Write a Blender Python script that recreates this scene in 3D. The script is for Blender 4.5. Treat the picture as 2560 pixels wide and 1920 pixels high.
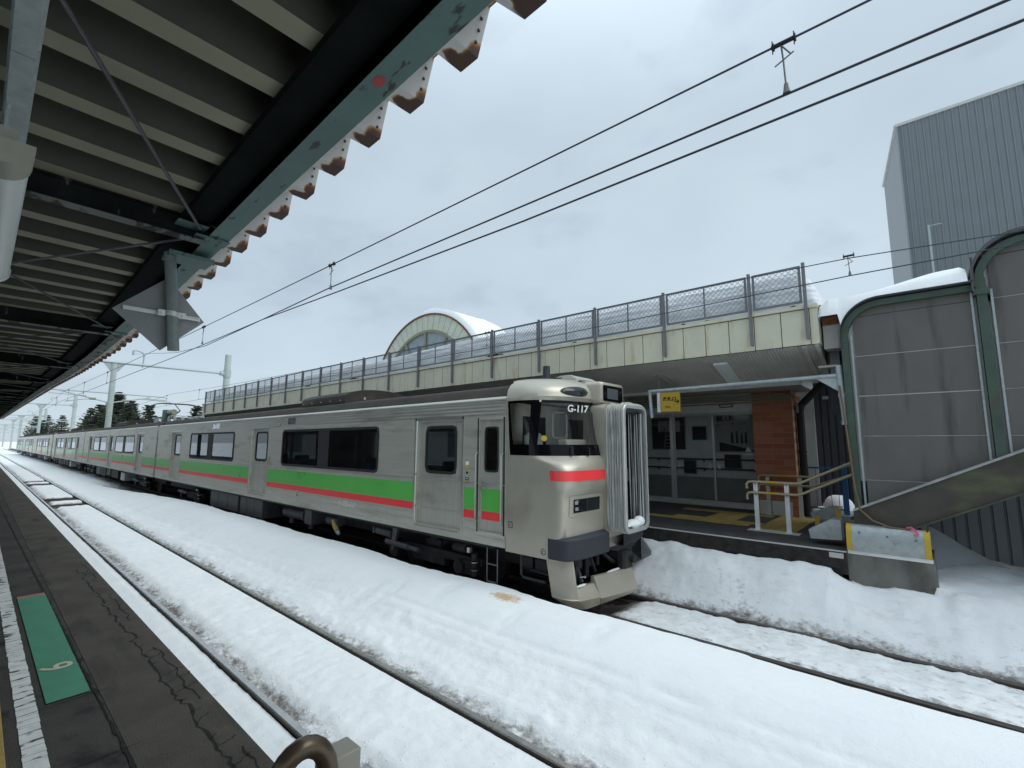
import bpy, math, random
from math import radians, sin, cos, pi
from mathutils import Vector, Matrix, noise
random.seed(7)
SC = bpy.context.scene
COL = SC.collection
for o in list(bpy.data.objects): bpy.data.objects.remove(o)

# ------------------------------------------------------------------ camera
cam = bpy.data.cameras.new("camera"); cam.sensor_width = 36; cam.lens = 16.5375
cam.clip_start = 0.05; cam.clip_end = 9000
co = bpy.data.objects.new("camera", cam); COL.objects.link(co); SC.camera = co
Rm = Matrix(((0.749196917, 0.079951611, 0.657504416), (0.662321821, -0.099143089, -0.742630765), (0.005812467, 0.991856032, -0.127231394)))
co.matrix_world = Matrix.Translation((0, 0, 2.4)) @ Rm.to_4x4()
SC.render.resolution_x, SC.render.resolution_y = 1024, 768
# ------------------------------------------------------------------ world, sun, exposure
SUN_EL, SUN_AZ = radians(52), radians(72)
W = bpy.data.worlds.new("World"); SC.world = W; W.use_nodes = True
nt = W.node_tree; nt.nodes.clear()
def wn(t, **k):
    n = nt.nodes.new(t)
    for a, b in k.items(): setattr(n, a, b)
    return n
sky = wn('ShaderNodeTexSky'); sky.sky_type = 'NISHITA'; sky.sun_disc = False
sky.sun_elevation = SUN_EL; sky.sun_rotation = SUN_AZ
b1 = wn('ShaderNodeBackground'); b1.inputs[1].default_value = 0.10
nt.links.new(sky.outputs[0], b1.inputs[0])
tc = wn('ShaderNodeTexCoord')
mp = wn('ShaderNodeMapping'); mp.inputs['Scale'].default_value = (1.0, 1.0, 1.9)
nt.links.new(tc.outputs['Generated'], mp.inputs[0])
n1 = wn('ShaderNodeTexNoise'); n1.inputs['Scale'].default_value = 1.5; n1.inputs['Detail'].default_value = 5; n1.inputs['Roughness'].default_value = .48
nt.links.new(mp.outputs[0], n1.inputs[0])
cr = wn('ShaderNodeValToRGB'); e = cr.color_ramp.elements
e[0].position = .30; e[0].color = (.43, .515, .595, 1); e[1].position = .62; e[1].color = (.545, .645, .72, 1)
nt.links.new(n1.outputs[0], cr.inputs[0])
n2 = wn('ShaderNodeTexNoise'); n2.inputs['Scale'].default_value = 4.2; n2.inputs['Detail'].default_value = 5
nt.links.new(mp.outputs[0], n2.inputs[0])
cr2 = wn('ShaderNodeValToRGB'); e = cr2.color_ramp.elements
e[0].position = .53; e[0].color = (1, 1, 1, 1); e[1].position = .70; e[1].color = (.83, .84, .86, 1)
nt.links.new(n2.outputs[0], cr2.inputs[0])
mx = wn('ShaderNodeMix', data_type='RGBA', blend_type='MULTIPLY'); mx.inputs[0].default_value = 1
nt.links.new(cr.outputs[0], mx.inputs[6]); nt.links.new(cr2.outputs[0], mx.inputs[7])
sx = wn('ShaderNodeSeparateXYZ'); nt.links.new(tc.outputs['Generated'], sx.inputs[0])
zr = wn('ShaderNodeMapRange', interpolation_type='SMOOTHSTEP'); zr.inputs[1].default_value = .55; zr.inputs[2].default_value = 1.0; zr.inputs[3].default_value = 1.0; zr.inputs[4].default_value = 1.9
nt.links.new(sx.outputs[2], zr.inputs[0])     # an overcast sky is brightest overhead
b2 = wn('ShaderNodeBackground'); nt.links.new(zr.outputs[0], b2.inputs[1])
nt.links.new(mx.outputs[2], b2.inputs[0])
ms = wn('ShaderNodeMixShader'); ms.inputs[0].default_value = .88
nt.links.new(b1.outputs[0], ms.inputs[1]); nt.links.new(b2.outputs[0], ms.inputs[2])
wo = wn('ShaderNodeOutputWorld'); nt.links.new(ms.outputs[0], wo.inputs[0])
sl = bpy.data.lights.new("sun", 'SUN'); sl.energy = 1.3; sl.angle = radians(45); sl.color = (.97, 1, .985)
so = bpy.data.objects.new("sun", sl); COL.objects.link(so)
_d = Vector((sin(SUN_AZ) * cos(SUN_EL), cos(SUN_AZ) * cos(SUN_EL), sin(SUN_EL)))
so.rotation_euler = _d.to_track_quat('Z', 'Y').to_euler(); so.location = _d * 60
SC.view_settings.view_transform = 'Standard'; SC.view_settings.look = 'None'
SC.view_settings.exposure = 0.28; SC.view_settings.gamma = 1

# ------------------------------------------------------------------ materials
def mat(name, col, rough=.6, metal=0., var=.12, vs=3., bump=0., bs=60., dirt=None, stretch=(1, 1, 1), spec=.5, coat=0., dust=None):
    m = bpy.data.materials.new(name); m.use_nodes = True
    t = m.node_tree; N = t.nodes; L = t.links; p = N['Principled BSDF']
    p.inputs['Roughness'].default_value = rough; p.inputs['Metallic'].default_value = metal
    p.inputs['Specular IOR Level'].default_value = spec
    if coat: p.inputs['Coat Weight'].default_value = coat; p.inputs['Coat Roughness'].default_value = .08
    tc = N.new('ShaderNodeTexCoord'); mp = N.new('ShaderNodeMapping'); mp.inputs['Scale'].default_value = stretch
    L.new(tc.outputs['Object'], mp.inputs[0])
    ns = N.new('ShaderNodeTexNoise'); ns.inputs['Scale'].default_value = vs; ns.inputs['Detail'].default_value = 8; ns.inputs['Roughness'].default_value = .62
    L.new(mp.outputs[0], ns.inputs[0])
    r = N.new('ShaderNodeValToRGB'); r.color_ramp.elements[0].position = .3; r.color_ramp.elements[1].position = .7
    c = col
    r.color_ramp.elements[0].color = (c[0] * (1 - var), c[1] * (1 - var), c[2] * (1 - var), 1)
    r.color_ramp.elements[1].color = (min(1, c[0] * (1 + var)), min(1, c[1] * (1 + var)), min(1, c[2] * (1 + var)), 1)
    L.new(ns.outputs[0], r.inputs[0]); out = r.outputs[0]
    if dirt:   # (colour, threshold, softness, scale, stretch)
        dc, th, sf, dsc, dst = dirt
        mp2 = N.new('ShaderNodeMapping'); mp2.inputs['Scale'].default_value = dst; mp2.inputs['Location'].default_value = (3.1, 1.7, .3)
        L.new(tc.outputs['Object'], mp2.inputs[0])
        n3 = N.new('ShaderNodeTexNoise'); n3.inputs['Scale'].default_value = dsc; n3.inputs['Detail'].default_value = 7
        L.new(mp2.outputs[0], n3.inputs[0])
        r2 = N.new('ShaderNodeValToRGB'); r2.color_ramp.elements[0].position = th; r2.color_ramp.elements[1].position = min(1, th + sf)
        r2.color_ramp.elements[0].color = (0, 0, 0, 1); r2.color_ramp.elements[1].color = (1, 1, 1, 1)
        L.new(n3.outputs[0], r2.inputs[0])
        mm = N.new('ShaderNodeMix'); mm.data_type = 'RGBA'
        L.new(r2.outputs[0], mm.inputs[0]); L.new(out, mm.inputs[6]); mm.inputs[7].default_value = (*dc, 1); out = mm.outputs[2]
    L.new(out, p.inputs['Base Color'])
    if bump:
        nb = N.new('ShaderNodeTexNoise'); nb.inputs['Scale'].default_value = bs; nb.inputs['Detail'].default_value = 6
        L.new(mp.outputs[0], nb.inputs[0])
        bp = N.new('ShaderNodeBump'); bp.inputs['Strength'].default_value = bump; bp.inputs['Distance'].default_value = .01
        L.new(nb.outputs[0], bp.inputs['Height']); L.new(bp.outputs[0], p.inputs['Normal'])
    if rough > .15 and rough < .9:
        mr = N.new('ShaderNodeMapRange'); mr.inputs[3].default_value = max(.03, rough - .09); mr.inputs[4].default_value = min(1, rough + .09)
        L.new(ns.outputs[0], mr.inputs[0]); L.new(mr.outputs[0], p.inputs['Roughness'])
    return m
def glass(name, tint, refl_ior=1.5, trans=.5, rough=.0):
    m = bpy.data.materials.new(name); m.use_nodes = True
    t = m.node_tree; N = t.nodes; L = t.links; N.clear()
    g = N.new('ShaderNodeBsdfGlossy'); g.inputs['Roughness'].default_value = rough; g.inputs['Color'].default_value = (.95, .97, 1, 1)
    tr = N.new('ShaderNodeBsdfTransparent'); tr.inputs[0].default_value = (*[c * trans for c in tint], 1)
    df = N.new('ShaderNodeBsdfDiffuse'); df.inputs[0].default_value = (.05, .05, .05, 1)
    m1 = N.new('ShaderNodeMixShader'); m1.inputs[0].default_value = .06
    L.new(tr.outputs[0], m1.inputs[1]); L.new(df.outputs[0], m1.inputs[2])
    f = N.new('ShaderNodeFresnel'); f.inputs[0].default_value = refl_ior
    m2 = N.new('ShaderNodeMixShader'); L.new(f.outputs[0], m2.inputs[0]); L.new(m1.outputs[0], m2.inputs[1]); L.new(g.outputs[0], m2.inputs[2])
    o = N.new('ShaderNodeOutputMaterial'); L.new(m2.outputs[0], o.inputs[0])
    return m
M = {}
M['steel'] = mat('stainless_steel', (.56, .54, .47), .42, .55, .10, 2.2, .05, 90, dirt=((.20, .17, .13), .56, .30, 1.2, (.6, 1, 3)), stretch=(.5, 1, 6))
M['door_steel'] = mat('door_steel', (.50, .485, .425), .42, .52, .10, 2.5, .05, 90, dirt=((.20, .17, .13), .58, .30, 1.5, (1, 1, 1.5)), stretch=(5, 1, .6))
M['trim_steel'] = mat('bright_trim', (.60, .60, .56), .32, .85, .08, 4)
M['cab'] = mat('cab_paint', (.45, .42, .345), .36, .40, .08, 2, .03, 60, dirt=((.24, .21, .16), .58, .35, 1.4, (1, 1, .7)), coat=.15)
M['roof_dark'] = mat('sooty_roof', (.048, .042, .036), .8, 0, .35, 2.5, .3, 30, spec=.25, dirt=((.13, .10, .075), .58, .3, 1.8, (.35, 1, 1)), stretch=(.4, 1, 1))
M['green'] = mat('green_stripe', (.105, .47, .085), .30, 0, .07, 1.5, coat=.2)
M['red'] = mat('red_stripe', (.86, .05, .055), .32, 0, .08, 1.5, coat=.2)
M['black'] = mat('black_gloss', (.003, .003, .004), .10, 0, .2, 3, spec=.25)
M['rubber'] = mat('black_rubber', (.012, .012, .012), .6)
M['under'] = mat('underfloor_black', (.022, .022, .023), .62, .1, .5, 6, .4, 40, dirt=((.07, .06, .05), .6, .2, 5, (1, 1, 1)))
M['under_grey'] = mat('underfloor_grey', (.075, .078, .085), .55, .1, .25, 5, .2, 40, dirt=((.11, .10, .085), .6, .2, 4, (1, 1, 1)))
M['bumper'] = mat('bumper_navy', (.032, .033, .043), .62, 0, .2, 12, .2, 60)
M['interior'] = mat('cream_interior', (.72, .67, .58), .7)
M['seat'] = mat('seat_fabric', (.12, .17, .30), .9)
M['bellows'] = mat('bellows_canvas', (.52, .52, .49), .75, 0, .15, 5, .3, 25, dirt=((.25, .245, .23), .58, .2, 7, (1, 1, .4)))
M['glass'] = glass('window_glass', (.72, .76, .77), 1.6, 1.0)
M['sky_toned_glass'] = mat('sky_toned_glass', (.22, .27, .28), .12)  # reflected sky painted into the pane colour
M['cab_glass'] = glass('cab_glass', (.9, .93, .91), 1.45, .97)
M['door_glass'] = glass('door_glass', (.9, .93, .93), 1.5, .95)
M['lamp'] = mat('lamp_glass', (.012, .014, .017), .05, 0, .1)
M['lens'] = mat('lamp_reflector', (.75, .78, .8), .15, .7)
M['white'] = mat('white_paint', (.75, .75, .73), .5)
M['yellow'] = mat('yellow_paint', (.62, .40, .04), .6, 0, .2, 8, dirt=((.28, .2, .07), .6, .2, 10, (1, 1, 1)))
M['tile_y'] = mat('yellow_tactile', (.42, .30, .085), .75, 0, .25, 9, .3, 50, dirt=((.16, .13, .07), .56, .25, 6, (1, 1, 1)))
M['gal'] = mat('galvanised', (.40, .44, .44), .5, .35, .15, 12, .1, 60, dirt=((.28, .29, .28), .58, .2, 9, (1, 1, 1)))
M['chain'] = mat('chain_wire', (.27, .29, .31), .5, .3)
M['plate'] = mat('sign_back', (.20, .205, .205), .6, .2, .10, 8)
M['pipe'] = mat('dull_pipe', (.16, .185, .18), .5, .3, .2, 12, .1, 60, dirt=((.30, .30, .28), .62, .1, 9, (1, 1, .4)))
M['gal_dark'] = mat('galvanised_dark', (.17, .175, .185), .55, .3, .15, 12)
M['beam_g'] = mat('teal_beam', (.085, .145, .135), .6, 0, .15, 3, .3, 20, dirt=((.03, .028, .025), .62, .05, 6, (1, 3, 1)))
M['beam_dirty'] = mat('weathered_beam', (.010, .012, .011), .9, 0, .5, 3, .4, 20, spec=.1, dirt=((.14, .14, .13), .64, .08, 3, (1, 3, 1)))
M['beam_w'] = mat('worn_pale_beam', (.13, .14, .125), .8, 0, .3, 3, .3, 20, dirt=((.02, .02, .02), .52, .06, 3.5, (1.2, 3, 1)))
M['beam_in'] = mat('shaded_teal', (.006, .008, .0075), .9, 0, .4, 3, spec=.08)  # teal darkened to near black: the shade on the inner web is painted in
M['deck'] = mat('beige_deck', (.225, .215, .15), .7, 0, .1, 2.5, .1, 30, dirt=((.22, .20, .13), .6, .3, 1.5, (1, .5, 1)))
M['deck_web'] = mat('shaded_deck', (.052, .051, .039), .85, 0, .15, 2.5, .1, 30)  # same deck paint, with the shade of the grooves put into its colour
M['eave'] = mat('white_eave', (.60, .58, .55), .6, 0, .1, 4)
M['rust'] = mat('rust', (.16, .062, .025), .9, 0, .6, 14, .6, 60)
M['asphalt'] = mat('platform_asphalt', (.066, .060, .052), .92, 0, .35, 2.2, 1.0, 140, dirt=((.018, .017, .016), .60, .1, 3.5, (1, 1.4, 1)), stretch=(1, 1, 1))
M['asph2'] = mat('far_platform_asphalt', (.055, .054, .052), .9, 0, .3, 4, .4, 80)
M['patch_g'] = mat('green_floor_paint', (.072, .27, .165), .7, 0, .12, 7, .2, 90)
M['patch_p'] = mat('salmon_floor_paint', (.42, .17, .12), .7, 0, .15, 9)
M['num'] = mat('cream_number', (.60, .56, .40), .7)
M['concrete'] = mat('concrete', (.175, .17, .15), .9, 0, .3, 4, .9, 30, dirt=((.085, .08, .066), .50, .2, 3, (1, 1, .5)), stretch=(1, 1, .45))
M['conc_post'] = mat('pale_pole', (.40, .45, .42), .7, 0, .1, 3)
M['fascia'] = mat('cream_fascia', (.60, .575, .44), .5, 0, .07, 3, dirt=((.42, .29, .13), .58, .22, 2.6, (2.2, 1, .6)))
M['soffit'] = mat('grey_soffit', (.38, .37, .34), .8, 0, .12, 3)
M['dormer'] = mat('dormer_cream', (.50, .52, .42), .6)
M['wallg'] = mat('pale_wall', (.50, .50, .48), .7, 0, .08, 3)
M['tilew'] = mat('tile_wall', (.88, .87, .84), .6)
M['darkwall'] = mat('charcoal_cladding', (.075, .082, .09), .6, .1, .12, 2)
M['tower'] = mat('slate_cladding', (.195, .215, .225), .6, .1, .06, 1.5)
M['tower_l'] = mat('pale_cladding', (.26, .27, .28), .6, .1, .05, 2)
M['seam'] = mat('pale_seam', (.33, .335, .33), .6, 0, .3, 6)
M['panel'] = mat('stair_panel', (.122, .112, .102), .6, 0, .14, 2.2, .15, 200, dirt=((.052, .047, .040), .54, .16, 1.6, (2.8, 1, .30)), stretch=(1, 1, .5))
M['green_steel'] = mat('green_steel', (.050, .082, .058), .6, 0, .25, 4, .2, 30, dirt=((.07, .06, .04), .56, .15, 5, (1, 1, .5)))
M['moss'] = mat('mossy_steel', (.062, .058, .045), .8, 0, .3, 3, .4, 30, dirt=((.115, .125, .06), .52, .22, 2.3, (.7, 1, 1.6)))
M['rail_tan'] = mat('tan_handrail', (.45, .38, .24), .5, 0, .1, 5)
M['blue'] = mat('blue_paint', (.03, .15, .38), .5)
M['bronze'] = mat('bronze_tube', (.10, .072, .046), .30, .55, .15, 6)
M['needle'] = mat('fir_needles', (.05, .062, .038), .95, 0, .5, .9)
M['bark'] = mat('bark', (.06, .045, .035), .95)
M['chip'] = mat('primer_patch', (.36, .06, .055), .8)
M['wire'] = mat('wire', (.05, .05, .065), .5, .3)
M['sheet'] = mat('grey_sheet', (.33, .36, .37), .8, 0, .12, 2, .5, 8)
M['pink'] = mat('pink_tape', (.85, .08, .22), .5)
M['cable'] = mat('brown_cable', (.16, .10, .06), .6)
M['railtop'] = mat('rail_top', (.60, .59, .57), .28, .8, .15, 8)
M['railside'] = mat('rail_side', (.045, .033, .027), .7, .2, .3, 10)
M['sleeper'] = mat('sleeper_wood', (.085, .068, .056), .95, 0, .4, 5, .8, 20, stretch=(3, .4, 3))
M['light_cover'] = mat('light_cover', (.60, .63, .61), .35, 0, .06, 6)
M['light_cap'] = mat('light_cap', (.30, .29, .23), .5)
M['sign_y'] = mat('sign_yellow', (.55, .36, .03), .5)
M['alu'] = mat('aluminium', (.55, .55, .53), .4, .45, .08, 6)
M['poster_dark'] = mat('poster_dark', (.02, .02, .022), .5)
M['poster_pale'] = mat('poster_pale', (.45, .45, .43), .5)
M['ballast'] = mat('dark_ballast', (.028, .025, .022), .95, 0, .6, 8, .9, 30)
# white floor line with worn cracks across it
M['line'] = mat('white_line', (.78, .78, .75), .8, 0, .12, 10, .4, 60, dirt=((.07, .067, .062), .56, .06, 9, (2.0, .8, 1)))
# brick
def brick_mat():
    m = bpy.data.materials.new('brick_pillar'); m.use_nodes = True
    t = m.node_tree; N = t.nodes; L = t.links; p = N['Principled BSDF']; p.inputs['Roughness'].default_value = .8
    tc = N.new('ShaderNodeTexCoord'); mp = N.new('ShaderNodeMapping'); mp.inputs['Rotation'].default_value = (radians(-90), 0, 0)
    L.new(tc.outputs['Object'], mp.inputs[0])
    b = N.new('ShaderNodeTexBrick'); b.inputs['Scale'].default_value = 1; b.inputs['Brick Width'].default_value = .42; b.inputs['Row Height'].default_value = .118
    b.inputs['Mortar Size'].default_value = .004; b.inputs['Color1'].default_value = (.33, .105, .05, 1); b.inputs['Color2'].default_value = (.42, .17, .09, 1)
    b.inputs['Mortar'].default_value = (.40, .28, .20, 1)
    L.new(mp.outputs[0], b.inputs[0]); L.new(b.outputs[0], p.inputs[0])
    bp = N.new('ShaderNodeBump'); bp.inputs['Strength'].default_value = .5; bp.inputs['Distance'].default_value = .01; bp.invert = True
    L.new(b.outputs[1], bp.inputs['Height']); L.new(bp.outputs[0], p.inputs['Normal'])
    return m
M['brick'] = brick_mat()
def snow_mat():
    m = bpy.data.materials.new('snow'); m.use_nodes = True
    t = m.node_tree; N = t.nodes; L = t.links; p = N['Principled BSDF']; p.inputs['Roughness'].default_value = .75
    p.inputs['Subsurface Weight'].default_value = 0
    tc = N.new('ShaderNodeTexCoord')
    def no(s, d=6, st=None, r=.6):
        n = N.new('ShaderNodeTexNoise'); n.inputs['Scale'].default_value = s; n.inputs['Detail'].default_value = d; n.inputs['Roughness'].default_value = r
        if st:
            mp = N.new('ShaderNodeMapping'); mp.inputs['Scale'].default_value = st; L.new(tc.outputs['Object'], mp.inputs[0]); L.new(mp.outputs[0], n.inputs[0])
        else: L.new(tc.outputs['Object'], n.inputs[0])
        return n
    def ramp(src, a, b, c0=(0, 0, 0, 1), c1=(1, 1, 1, 1)):
        r = N.new('ShaderNodeValToRGB'); r.color_ramp.elements[0].position = a; r.color_ramp.elements[1].position = b
        r.color_ramp.elements[0].color = c0; r.color_ramp.elements[1].color = c1; L.new(src, r.inputs[0]); return r
    base = ramp(no(1.2, 8).outputs[0], .3, .75, (.81, .84, .85, 1), (.90, .915, .915, 1))
    vc = N.new('ShaderNodeVertexColor'); vc.layer_name = 'dirt'
    sp = N.new('ShaderNodeSeparateColor'); L.new(vc.outputs[0], sp.inputs[0])
    # dirt = smoothstep(noise + dirt - 1)
    dn = no(9, 8, (1, 1.6, 1), .7)
    ad = N.new('ShaderNodeMath'); ad.operation = 'ADD'; L.new(dn.outputs[0], ad.inputs[0]); L.new(sp.outputs[0], ad.inputs[1])
    dr = ramp(ad.outputs[0], .72, 1.25)
    dcol = ramp(no(30, 5).outputs[0], .3, .7, (.10, .085, .075, 1), (.28, .25, .225, 1))
    m1 = N.new('ShaderNodeMix'); m1.data_type = 'RGBA'; L.new(dr.outputs[0], m1.inputs[0]); L.new(base.outputs[0], m1.inputs[6]); L.new(dcol.outputs[0], m1.inputs[7])
    # brown stain
    sn = no(14, 6, None, .7); a2 = N.new('ShaderNodeMath'); a2.operation = 'ADD'; L.new(sn.outputs[0], a2.inputs[0]); L.new(sp.outputs[1], a2.inputs[1])
    sr = ramp(a2.outputs[0], .72, 1.30)
    m2 = N.new('ShaderNodeMix'); m2.data_type = 'RGBA'; L.new(sr.outputs[0], m2.inputs[0]); L.new(m1.outputs[2], m2.inputs[6]); m2.inputs[7].default_value = (.60, .44, .26, 1)
    # faint grey grime everywhere
    gr = ramp(no(3.2, 9, (1, 2.2, 1), .72).outputs[0], .52, .80, (0, 0, 0, 1), (.55, .55, .55, 1))
    gm = N.new('ShaderNodeMath'); gm.operation = 'MULTIPLY'; L.new(gr.outputs[0], gm.inputs[0]); L.new(sp.outputs[2], gm.inputs[1])
    m3 = N.new('ShaderNodeMix'); m3.data_type = 'RGBA'; L.new(gm.outputs[0], m3.inputs[0]); L.new(m2.outputs[2], m3.inputs[6]); m3.inputs[7].default_value = (.38, .34, .32, 1)
    L.new(m3.outputs[2], p.inputs['Base Color'])
    nb = no(16, 10, None, .72); bp = N.new('ShaderNodeBump'); bp.inputs['Strength'].default_value = .5; bp.inputs['Distance'].default_value = .022
    L.new(nb.outputs[0], bp.inputs['Height']); L.new(bp.outputs[0], p.inputs['Normal'])
    return m
M['snow'] = snow_mat()

# ------------------------------------------------------------------ mesh helpers
class MB:
    def __init__(s): s.v = []; s.f = []; s.m = []; s.cm = 0
    def face(s, idx): s.f.append(tuple(idx)); s.m.append(s.cm)
    def add(s, vs, fs):
        b = len(s.v); s.v += [tuple(v) for v in vs]
        for f in fs: s.face([b + i for i in f])
    def quad(s, a, b, c, d): s.add([a, b, c, d], [(0, 1, 2, 3)])
    def box(s, x0, x1, y0, y1, z0, z1):
        s.add([(x0, y0, z0), (x1, y0, z0), (x1, y1, z0), (x0, y1, z0), (x0, y0, z1), (x1, y0, z1), (x1, y1, z1), (x0, y1, z1)],
              [(0, 3, 2, 1), (4, 5, 6, 7), (0, 1, 5, 4), (1, 2, 6, 5), (2, 3, 7, 6), (3, 0, 4, 7)])
    def bbox(s, x0, x1, y0, y1, z0, z1, c=.01):   # chamfered box (three stacked rings in z, chamfered plan)
        def ring(z, i):
            return [(x0 + i, y0, z), (x1 - i, y0, z), (x1, y0 + i, z), (x1, y1 - i, z), (x1 - i, y1, z), (x0 + i, y1, z), (x0, y1 - i, z), (x0, y0 + i, z)]
        def ring2(z):
            i = c; return [(x0 + 2 * i, y0 + i, z), (x1 - 2 * i, y0 + i, z), (x1 - i, y0 + 2 * i, z), (x1 - i, y1 - 2 * i, z), (x1 - 2 * i, y1 - i, z), (x0 + 2 * i, y1 - i, z), (x0 + i, y1 - 2 * i, z), (x0 + i, y0 + 2 * i, z)]
        s.loft([ring2(z0), ring(z0 + c, c), ring(z1 - c, c), ring2(z1)], True, True)
    def loft(s, rings, closed=True, caps=False):
        b = len(s.v); n = len(rings[0])
        for r in rings: s.v += [tuple(p) for p in r]
        for i in range(len(rings) - 1):
            for j in range(n if closed else n - 1):
                k = (j + 1) % n
                s.face((b + i * n + j, b + i * n + k, b + (i + 1) * n + k, b + (i + 1) * n + j))
        if caps:
            s.face(tuple(b + j for j in range(n))[::-1]); s.face(tuple(b + (len(rings) - 1) * n + j for j in range(n)))
    def tube(s, pts, r, n=8, caps=True, r2=None):
        pts = [Vector(p) for p in pts]; rings = []
        up = None
        for i, p in enumerate(pts):
            d = (pts[min(i + 1, len(pts) - 1)] - pts[max(i - 1, 0)]).normalized()
            if up is None: up = Vector((0, 0, 1)) if abs(d.z) < .9 else Vector((0, 1, 0))
            a = d.cross(up)
            if a.length < 1e-4: a = d.cross(Vector((1, 0, 0)))
            a.normalize(); b = a.cross(d).normalized(); up = b
            rr = r if r2 is None else r + (r2 - r) * i / max(1, len(pts) - 1)
            rings.append([p + a * (cos(2 * pi * k / n) * rr) + b * (sin(2 * pi * k / n) * rr) for k in range(n)])
        s.loft(rings, True, caps)
    def prism(s, poly, axis, a, b):  # poly in the other two axes, extruded a..b along axis
        def P(u, v, w):
            return (w, u, v) if axis == 'x' else (u, w, v) if axis == 'y' else (u, v, w)
        s.loft([[P(u, v, a) for u, v in poly], [P(u, v, b) for u, v in poly]], True, True)
    def build(s, name, m, parent=None, smooth=30, **tags):
        me = bpy.data.meshes.new(name)
        off = Vector((0, 0, 0))
        p = parent
        while p is not None: off += p.location; p = p.parent
        me.from_pydata([(v[0] - off.x, v[1] - off.y, v[2] - off.z) for v in s.v], [], s.f)
        ms = m if isinstance(m, (list, tuple)) else [m]
        for q in ms: me.materials.append(M[q] if isinstance(q, str) else q)
        for i, pl in enumerate(me.polygons): pl.material_index = s.m[i]
        me.validate(); me.update()
        if smooth:
            me.shade_smooth(); me.set_sharp_from_angle(angle=radians(smooth))
        o = bpy.data.objects.new(name, me); COL.objects.link(o)
        if parent: o.parent = parent
        for k, v in tags.items(): o[k] = v
        return o
def thing(name, label, cat, loc, group=None):
    o = bpy.data.objects.new(name, None); COL.objects.link(o); o.location = loc; o.empty_display_size = .1
    o['label'] = label; o['category'] = cat
    if group: o['group'] = group
    return o
def tag(o, label, cat, group=None):
    o['label'] = label; o['category'] = cat
    if group: o['group'] = group
    return o
def copy_tree(o, parent=None):
    c = o.copy(); COL.objects.link(c); c.parent = parent
    for ch in list(o.children): copy_tree(ch, c)
    return c
def rrect(u0, u1, v0, v1, r, n=5):
    pts = []
    for cu, cv, a0 in ((u1 - r, v1 - r, 0), (u0 + r, v1 - r, 90), (u0 + r, v0 + r, 180), (u1 - r, v0 + r, 270)):
        for k in range(n + 1):
            a = radians(a0 + 90 * k / n); pts.append((cu + r * cos(a), cv + r * sin(a)))
    return pts
def ring_frame(mb, u0, u1, v0, v1, w, r, ya, yb, mk=lambda u, v, y: (u, y, v)):
    """rounded ring w wide around the opening, between depths ya (front) and yb"""
    o = rrect(u0 - w, u1 + w, v0 - w, v1 + w, r + w); i = rrect(u0, u1, v0, v1, r)
    mb.loft([[mk(*p, yb) for p in o], [mk(*p, ya) for p in o], [mk(*p, ya) for p in i], [mk(*p, yb) for p in i]], True, False)
def rpanel(mb, u0, u1, v0, v1, r, y, mk=lambda u, v, y: (u, y, v)):
    p = rrect(u0, u1, v0, v1, r); mb.add([mk(*q, y) for q in p], [tuple(range(len(p)))[::-1]])
def text(name, body, m, origin, right, up, size, parent=None, depth=.002, center=False, bold=0.0, xs=1.0):
    cu = bpy.data.curves.new(name, 'FONT'); cu.body = body; cu.size = 1; cu.extrude = depth / size; cu.offset = bold
    if center: cu.align_x = 'CENTER'
    o = bpy.data.objects.new(name + '_src', cu); COL.objects.link(o)
    bpy.context.view_layer.update()
    me = bpy.data.meshes.new_from_object(o.evaluated_get(bpy.context.evaluated_depsgraph_get()))
    bpy.data.objects.remove(o); bpy.data.curves.remove(cu)
    R_ = Vector(right).normalized(); U = Vector(up).normalized(); Nn = R_.cross(U)
    off = Vector((0, 0, 0)); p = parent
    while p is not None: off += p.location; p = p.parent
    for v in me.vertices:
        c = v.co.copy(); v.co = Vector(origin) + R_ * (c.x * size * xs) + U * (c.y * size) + Nn * (c.z * size) - off
    me.materials.clear(); me.materials.append(M[m]); me.name = name
    ob = bpy.data.objects.new(name, me); COL.objects.link(ob)
    if parent: ob.parent = parent
    return ob
def wall_holes(mb, x0, x1, z0, z1, holes, y, t, sgn):
    """wall in plane y (outer), thickness t going inward (sgn = +1 means inward is +y)"""
    xs = sorted({x0, x1, *[h[0] for h in holes], *[h[1] for h in holes]}); zs = sorted({z0, z1, *[h[2] for h in holes], *[h[3] for h in holes]})
    yi = y + sgn * t
    def hole(xm, zm): return any(h[0] < xm < h[1] and h[2] < zm < h[3] for h in holes)
    for i in range(len(xs) - 1):
        for j in range(len(zs) - 1):
            a, b, c, d = xs[i], xs[i + 1], zs[j], zs[j + 1]
            if hole((a + b) / 2, (c + d) / 2): continue
            mb.quad((a, y, c), (b, y, c), (b, y, d), (a, y, d)); mb.quad((a, yi, d), (b, yi, d), (b, yi, c), (a, yi, c))
    for a, b, c, d in holes:
        mb.quad((a, y, c), (a, yi, c), (b, yi, c), (b, y, c)); mb.quad((a, y, d), (b, y, d), (b, yi, d), (a, yi, d))
        mb.quad((a, y, c), (a, y, d), (a, yi, d), (a, yi, c)); mb.quad((b, y, c), (b, yi, c), (b, yi, d), (b, y, d))
def nz(x, y, z=0.): return noise.noise(Vector((x, y, z)))
def fbm(x, y, z=0., o=4):
    s = 0; a = 1
    for _ in range(o): s += a * nz(x, y, z); x *= 2.03; y *= 2.03; z += 7.1; a *= .5
    return s
def sm(a, b, x):
    t = max(0, min(1, (x - a) / (b - a))); return t * t * (3 - 2 * t)

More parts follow.
